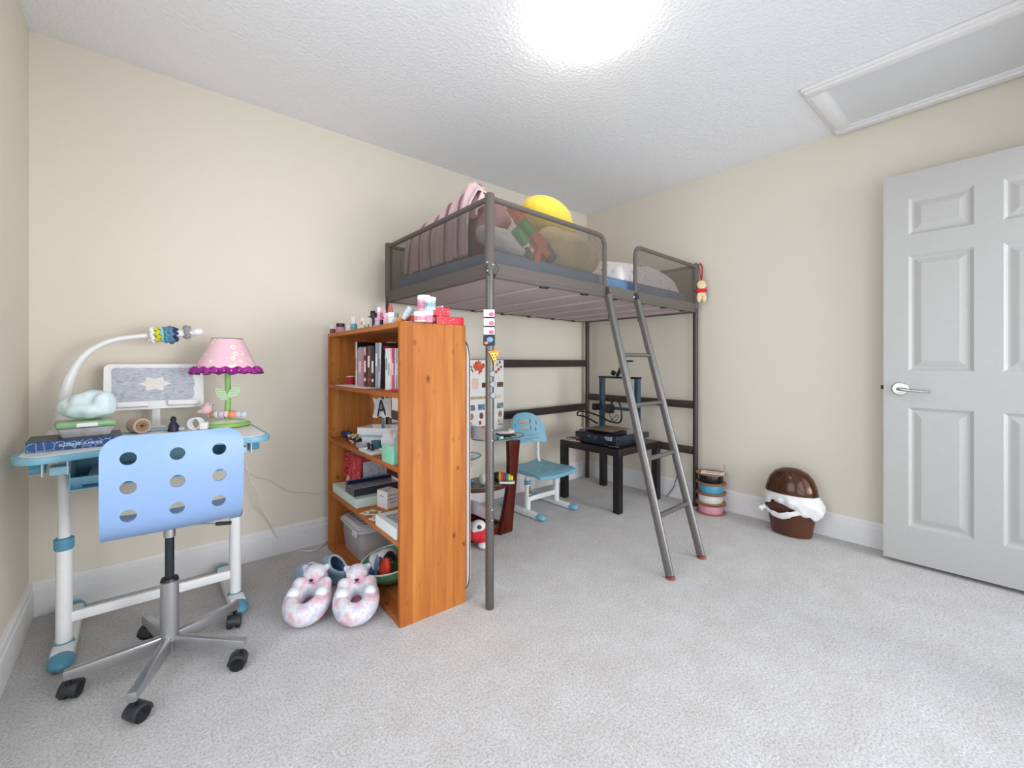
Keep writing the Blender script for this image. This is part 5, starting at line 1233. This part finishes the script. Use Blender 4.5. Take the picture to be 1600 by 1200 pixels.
B().box(Rr(2.68, 2.05, .563), (.245, .245, .004), bev=.001).obj('build_plate', mat('#7b6a55', .4, var=.15, nscale=20), pr)
for y in (1.905, 2.236):
    p_ = B().box(Rr(2.86, y, .73), (.038, .036, .42), bev=.003).obj('upright', TE, pr)
    B().box(Rr(2.8405, y, .80), (.002, .012, .20)).obj('groove', mat('#1f2c35', .3), p_)
B().box(Rr(2.86, 2.07, .940), (.045, .375, .016), bev=.002).obj('top_bar', DK, pr)
B().box(Rr(2.84, 2.07, .70), (.024, .40, .024), bev=.002).obj('gantry', TE, pr)
B().box(Rr(2.815, 2.13, .695), (.05, .065, .07), bev=.008).obj('print_head', DK, pr)
B().box(Rr(2.787, 2.13, .69), (.012, .045, .050), bev=.006).obj('fan', mat('#2d3036', .3), pr)
B().box(Rr(2.82, 1.885, .675), (.05, .035, .085), bev=.008).obj('motor', DK, pr)
B().box(Rr(2.82, 2.27, .70), (.05, .045, .055), bev=.008).obj('motor', DK, pr)
B().tube([Rr(2.82, 1.885, .66), Rr(2.78, 1.885, .66)], .014, 14).obj('motor_knob', mat('#3a3d44', .3), pr)
B().box(Rr(2.86, 2.125, .975), (.03, .03, .035), r=(.5, 0, 0), bev=.004).obj('filament_sensor', DK, pr)
b = B(); b.tube([Rr(2.86, 2.09, .95), Rr(2.86, 2.05, 1.02), Rr(2.86, 2.04, 1.07)], .014, 8); b.box(Rr(2.86, 2.00, 1.068), (.03, .10, .014), bev=.003); b.obj('spool_arm', DK, pr)
B().tube(spline([Rr(2.83, 2.12, .73), Rr(2.80, 2.08, .78), Rr(2.79, 2.02, .75), Rr(2.78, 1.99, .66), Rr(2.79, 2.02, .60), Rr(2.80, 2.12, .60), Rr(2.80, 2.26, .64), Rr(2.79, 2.40, .655), Rr(2.79, 2.44, .62), Rr(2.80, 2.36, .61), Rr(2.82, 2.25, .565)], 7), .0065, 8).obj('cable_loom', M_BLACK, pr)
B().tube(spline([Rr(2.80, 2.12, .655), Rr(2.77, 2.06, .61), Rr(2.77, 2.02, .63), Rr(2.79, 2.04, .655), Rr(2.80, 2.10, .61)], 6), .003, 6).obj('thin_cable', M_BLACK, pr)
B().tube(spline([Rr(2.56, 1.98, .470), Rr(2.545, 1.92, .462), Rr(2.55, 1.87, .466), Rr(2.58, 1.87, .455)], 6), .0025, 6).obj('steel_cable', mat('#8d9096', .3, .6), pr)
for y, z in ((1.96, .520), (2.11, .514)): B().box(Rr(2.546, y, z), (.003, .016, .008)).obj('white_mark', M_WHITE, pr)
o = thing('glue_bottle', 'small white glue bottle beside the printer', 'bottle', at(914.5, 683, 'z', .4502)+Vector((.06, .05, 0))); o.location = (2.715, 2.325, .4502)
B().lathe([(.014, 0), (.015, .003), (.015, .06), (.011, .065)], n=20).obj('body', M_WHITE, o); B().lathe([(.010, .064), (.010, .085), (.008, .088)], n=16).obj('cap', mat('#e4dfda', .4), o); B().lathe([(.0154, .015), (.0154, .030)], n=20, cap=False).obj('label', mat('#b9504a', .5), o)
o = thing('notebook', 'red covered notebook under the dark one on the black table', 'notebook', (2.60, 2.28, .4502), .2, 'notebooks on the black table'); card(o, 'cover', (0, 0, .0045), (.10, .16, .009), mat('#b3262c', .4)); card(o, 'pages', (-.002, 0, .0045), (.098, .157, .006), M_WHITE)
o = thing('notebook', 'smaller dark patterned notebook on top of the red one', 'notebook', (2.60, 2.30, .4595), -.1, 'notebooks on the black table'); card(o, 'cover', (0, 0, .004), (.085, .12, .008), mat('#50413f', .4, var=.5, nscale=60)); card(o, 'pages', (-.002, 0, .004), (.083, .118, .005), M_WHITE)
o = B().tube(spline([(3.10, 1.80, .50), (3.14, 1.76, .47), (3.17, 1.74, .30), (3.165, 1.78, .10), (3.15, 1.84, .006)], 6), .003, 6).obj('power_cable', M_BLACK); tag(o, 'thin black cord looping over the rail at the bed end wall', 'cord')

# ------------------------------------------------------------------ spools, waste bin
labs = ['spool of pink filament on the carpet, lowest of the stack', 'spool of white filament above the pink one', 'spool of light blue filament above the white one', 'spool of black filament, topmost of the stack']
for i, (c, x, y) in enumerate((('#e79db4', 3.078, 1.452), ('#e9e6e2', 3.083, 1.455), ('#5aa9c9', 3.086, 1.45), ('#141416', 3.08, 1.452))):
    s_ = thing('filament_spool', labs[i], 'filament spool', (x, y, .071*i), .5*i, 'filament spools beside the bed post')
    for z in (.001, .063): B().lathe([(.028, z), (.098-.002*(i == 2), z), (.098-.002*(i == 2), z+.0045), (.028, z+.0045)], n=48, cap=False).obj('flange', mat('#a8775a', .75), s_)
    B().lathe([(.075, .0055), (.080, .012), (.079, .034), (.080, .056), (.075, .063)], n=48, cap=False, wob=lambda th, z: .006*math.sin(z*900)).obj('filament', mat(c, .3), s_)
    B().lathe([(.027, .001), (.027, .067)], n=24, cap=False).obj('core', mat('#8c6248', .8), s_)
o = thing('leaflet', 'white leaflet lying on the top spool', 'paper', (3.062, 1.43, .071*4-.001), .35); card(o, 'sheet', (0, 0, .0015), (.085, .15, .002), mat('#ece6df', .6, var=.03), r=(0, -.02, 0)); card(o, 'print', (0, .0, .0028), (.05, .09, .0005), mat('#cfc6bd', .7), r=(0, -.02, 0))
o = B().tube(spline([(3.10, 1.40, .285), (3.11, 1.375, .30), (3.115, 1.37, .325), (3.12, 1.385, .345)], 5), .0012, 6).obj('filament_end', mat('#3a3a3e', .4)); tag(o, 'loose dark filament end sticking up from the top spool', 'filament')
bn = thing('waste_bin', 'oval brown domed waste bin with a white bag liner', 'waste bin', (3.075, .948, 0))
BR_ = mat('#552f1f', .3, var=.02)
B().lathe([(.070, .001), (.078, .004), (.092, .12), (.100, .24), (.103, .262), (.098, .262), (.09, .15), (.07, .02)], n=48, sx=1.0, sy=1.40).obj('bin_body', BR_, bn)
dm = [(.100, .258), (.104, .262), (.104, .275), (.100, .30), (.088, .345), (.066, .382), (.036, .402), (.002, .409)]
B().lathe(dm, n=56, sx=1.0, sy=1.36).obj('dome_lid', mat('#4c2c1b', .16, .25, var=.02), bn)
b = B(); pts = []
for i in range(41):
    y = lerp(-.98, .98, i/40); k = .345 if False else .278+.112*math.exp(-(abs(y+.02)/.42)**2.6)
    # point on dome surface facing the room at height k
    for (r0, z0), (r1, z1) in zip(dm, dm[1:]):
        if z0 <= k <= z1: rr_ = lerp(r0, r1, (k-z0)/(z1-z0)); break
    yy = max(-1, min(1, y))*rr_*1.36; xx = -rr_*math.sqrt(max(0, 1-min(1, abs(y))**2)); pts.append((xx*1.004, yy*1.003, k))
b.tube(pts, .0018, 6); b.obj('flap_seam', mat('#2a160d', .4), bn)
bg_ = B(); n = 96; m = 16
def bagf(i, j):
    th = 2*PI*i; s_ = lerp(1.0, 0.0, j)
    low = .165+.040*math.sin(th*2+2.2)+.02*noise.noise(Vector((math.cos(th)*3, math.sin(th)*3, 0)))
    z = lerp(low, .262, 1-j); r = lerp(.100, .118+.010*noise.noise(Vector((math.cos(th)*4, math.sin(th)*4, j*2))), math.sin(PI*min(1, j*.75)))
    r += .0035*math.sin(th*17+j*3)*j
    # puff on the door side
    r += .012*max(0, math.cos(th+PI/2+.5))**2*math.sin(PI*j)
    return Vector((r*math.cos(th), r*1.38*math.sin(th), z))
bg_.grid(n, m, bagf, closed=True); bag = bg_.obj('liner', mat('#e6e5e4', .35, alpha=.93, var=.03), None)
bag.location = bn.location
ct_ = B(); ct_.sph((-.14, .070, .185), (.09, .020, .036), 16, 10); co = ct_.obj('bag_cutter', M_WHITE, None, smooth=False); co.location = bn.location
bake(bag, [('SOLIDIFY', dict(thickness=.0012)), ('BOOLEAN', dict(operation='DIFFERENCE', object=co, solver='EXACT'))]); bpy.data.objects.remove(co)
bag.parent = bn; bag.location = (0, 0, 0); bag.data.shade_smooth()
B().tube(spline([(-.085, .115, .150), (-.108, .07, .135), (-.116, .02, .130), (-.112, -.03, .150), (-.10, -.08, .172)], 6), [.009]*6+[.014]*6+[.016]*6+[.012]*7, 10, flat=(.5, 1.2, (0, 0, 1))).obj('liner_roll', mat('#e9e8e7', .4, alpha=.95), bn)
B().tube(spline([(-.100, .11, .165), (-.106, .135, .15), (-.100, .14, .135)], 5), [.012]*5+[.016]*5+[.004], 8, flat=(.6, 1, (0, 0, 1))).obj('liner_knot', mat('#e9e8e7', .4, alpha=.95), bn)

# ------------------------------------------------------------------ slippers and clogs in front of the bookcase
t = newmat('tie_dye_plush'); v = t.coord(); n = t.noise(v, 15, 3, .55); n2 = t.noise(v, 240, 3, .7)
t.link(t.ramp(n, [(.34, '#e2aac2'), (.43, '#eccfdb'), (.50, '#efebee'), (.57, '#cfdcec'), (.64, '#e3b9cd')]), t.p.inputs['Base Color']); t.p.inputs['Roughness'].default_value = 1; t.p.inputs['Sheen Weight'].default_value = .4; t.bump(n2, .7, .006)
M_TIE = t.m
def slipper(loc, rz, label, tilt=0):
    s_ = thing('plush_slipper', label, 'slipper', loc, (tilt, 0, rz), 'pink tie-dye bear slippers')
    # local +y points to the toe
    ring = []
    for i in range(30):
        a = 2*PI*i/30; x, y = .058*math.sin(a), -.018-.080*math.cos(a); w_ = .036 if y < .03 else .034
        ring.append(((x, y, .050), (w_, w_, .047)))
    plush('body', ring+[((0, .080, .066), (.052, .050, .040)), ((-.052, .042, .080), (.028, .028, .028)), ((.054, .040, .080), (.028, .028, .028))], M_TIE, s_, .006, 4, rot=(0, 0, 0))
    h = plush('bear_head', [((0, .084, .100), (.048, .042, .034)), ((0, .056, .092), (.030, .020, .020)), ((-.046, .104, .112), .014), ((.046, .104, .112), .014)], M_TIE, s_, .005, 4)
    B().sph((0, .034, .103), (.009, .006, .005), 10, 8).obj('nose', M_BLACK, h)
    for s2 in (-1, 1): B().tube([(0, .035, .099), (s2*.006, .035, .088), (s2*.017, .040, .083)], .0015, 5).obj('mouth_stitch', mat('#5a5254', .6), h)
    for s2 in (-1, 1): plush('paw', [((s2*.056, -.018, .084), (.025, .032, .022))], mat('#eff3f7', 1, var=.03, nscale=20, fuzz=.4), s_, .005, 3)
    B().sph((0, -.012, .010), (.05, .10, .009), 16, 8).obj('sole', mat('#c77d98', .8), s_)
slipper((.548, 1.955, .030), -math.radians(34), 'pink tie-dye bear slipper on the left, nearer the desk', .24)
slipper((.698, 1.832, .030), -math.radians(24), 'pink tie-dye bear slipper on the right, nearer the bookcase', .24)
def clog(loc, rz, label):
    s_ = thing('clog', label, 'clog', loc, rz, 'blue foam clogs behind the slippers')
    N = 44; L = .118
    def out(a, k=1):      # sole outline, +y = toe
        x, y = math.sin(a), -math.cos(a); w_ = .043+.008*(y+1)/2
        return Vector((x*w_*k, y*L*k, 0))
    rows = []
    def opening(a):
        x, y = math.sin(a), -math.cos(a); return Vector((x*.033, y*.058-.052, .072+.010*y+.022*max(0, y)))
    b = B(); levels = []
    for (k, z) in ((.97, 0), (1.0, .006), (1.02, .022), (1.0, .036)): levels.append([b.bm.verts.new(out(2*PI*i/N, k)+Vector((0, 0, z))) for i in range(N)])
    for tt in (.3, .55, .8, 1.0):
        ring = []
        for i in range(N):
            a = 2*PI*i/N; p = out(a, 1)+Vector((0, 0, .036)); q = opening(a); r = p.lerp(q, tt); r.z = .036+(q.z-.036)*math.sin(tt*PI/2)**.8
            o_ = out(a, 1); f_ = (1-tt)*tt*.35; r.x += o_.x*f_; r.y += o_.y*f_; ring.append(b.bm.verts.new(r))
        levels.append(ring)
    for A_, C_ in zip(levels, levels[1:]):
        for i in range(N): b.bm.faces.new((A_[i], A_[(i+1) % N], C_[(i+1) % N], C_[i]))
    b.bm.faces.new(levels[0][::-1])
    up = b.obj('upper', mat('#9fbcd9', .5, var=.02), s_, mods=[('SOLIDIFY', dict(thickness=.004)), ('SUBSURF', dict(levels=1, render_levels=1))], ang=180)
    B().tube([opening(2*PI*i/N) for i in range(N)], .005, 8, closed=True).obj('collar', mat('#dbe6f0', .5), s_)
    B().prism([(out(2*PI*i/N, .86).x, out(2*PI*i/N, .86).y) for i in range(N)], .006, z0=.022).obj('insole', mat('#3f6ea5', .6, var=.1, nscale=30), s_)
    for i in range(9):
        x, y = (-.02+.02*(i % 3)), .045+.018*(i//3); B().sph((x, y, .0655-.012*(y-.045)/.02*.35-abs(x)*.15), (.0035, .0035, .0015), 8, 6).obj('vent_hole', mat('#35506e', .6), up)
    for s2 in (-1, 1): B().sph((s2*.040, -.006, .064), (.003, .006, .006), 10, 8).obj('rivet', M_BLACK, up)
clog((.620, 2.200, .002), math.radians(16), 'pale blue foam clog on the left, toe towards the wall')
clog((.728, 2.215, .002), math.radians(6), 'pale blue foam clog on the right, beside the bookcase')
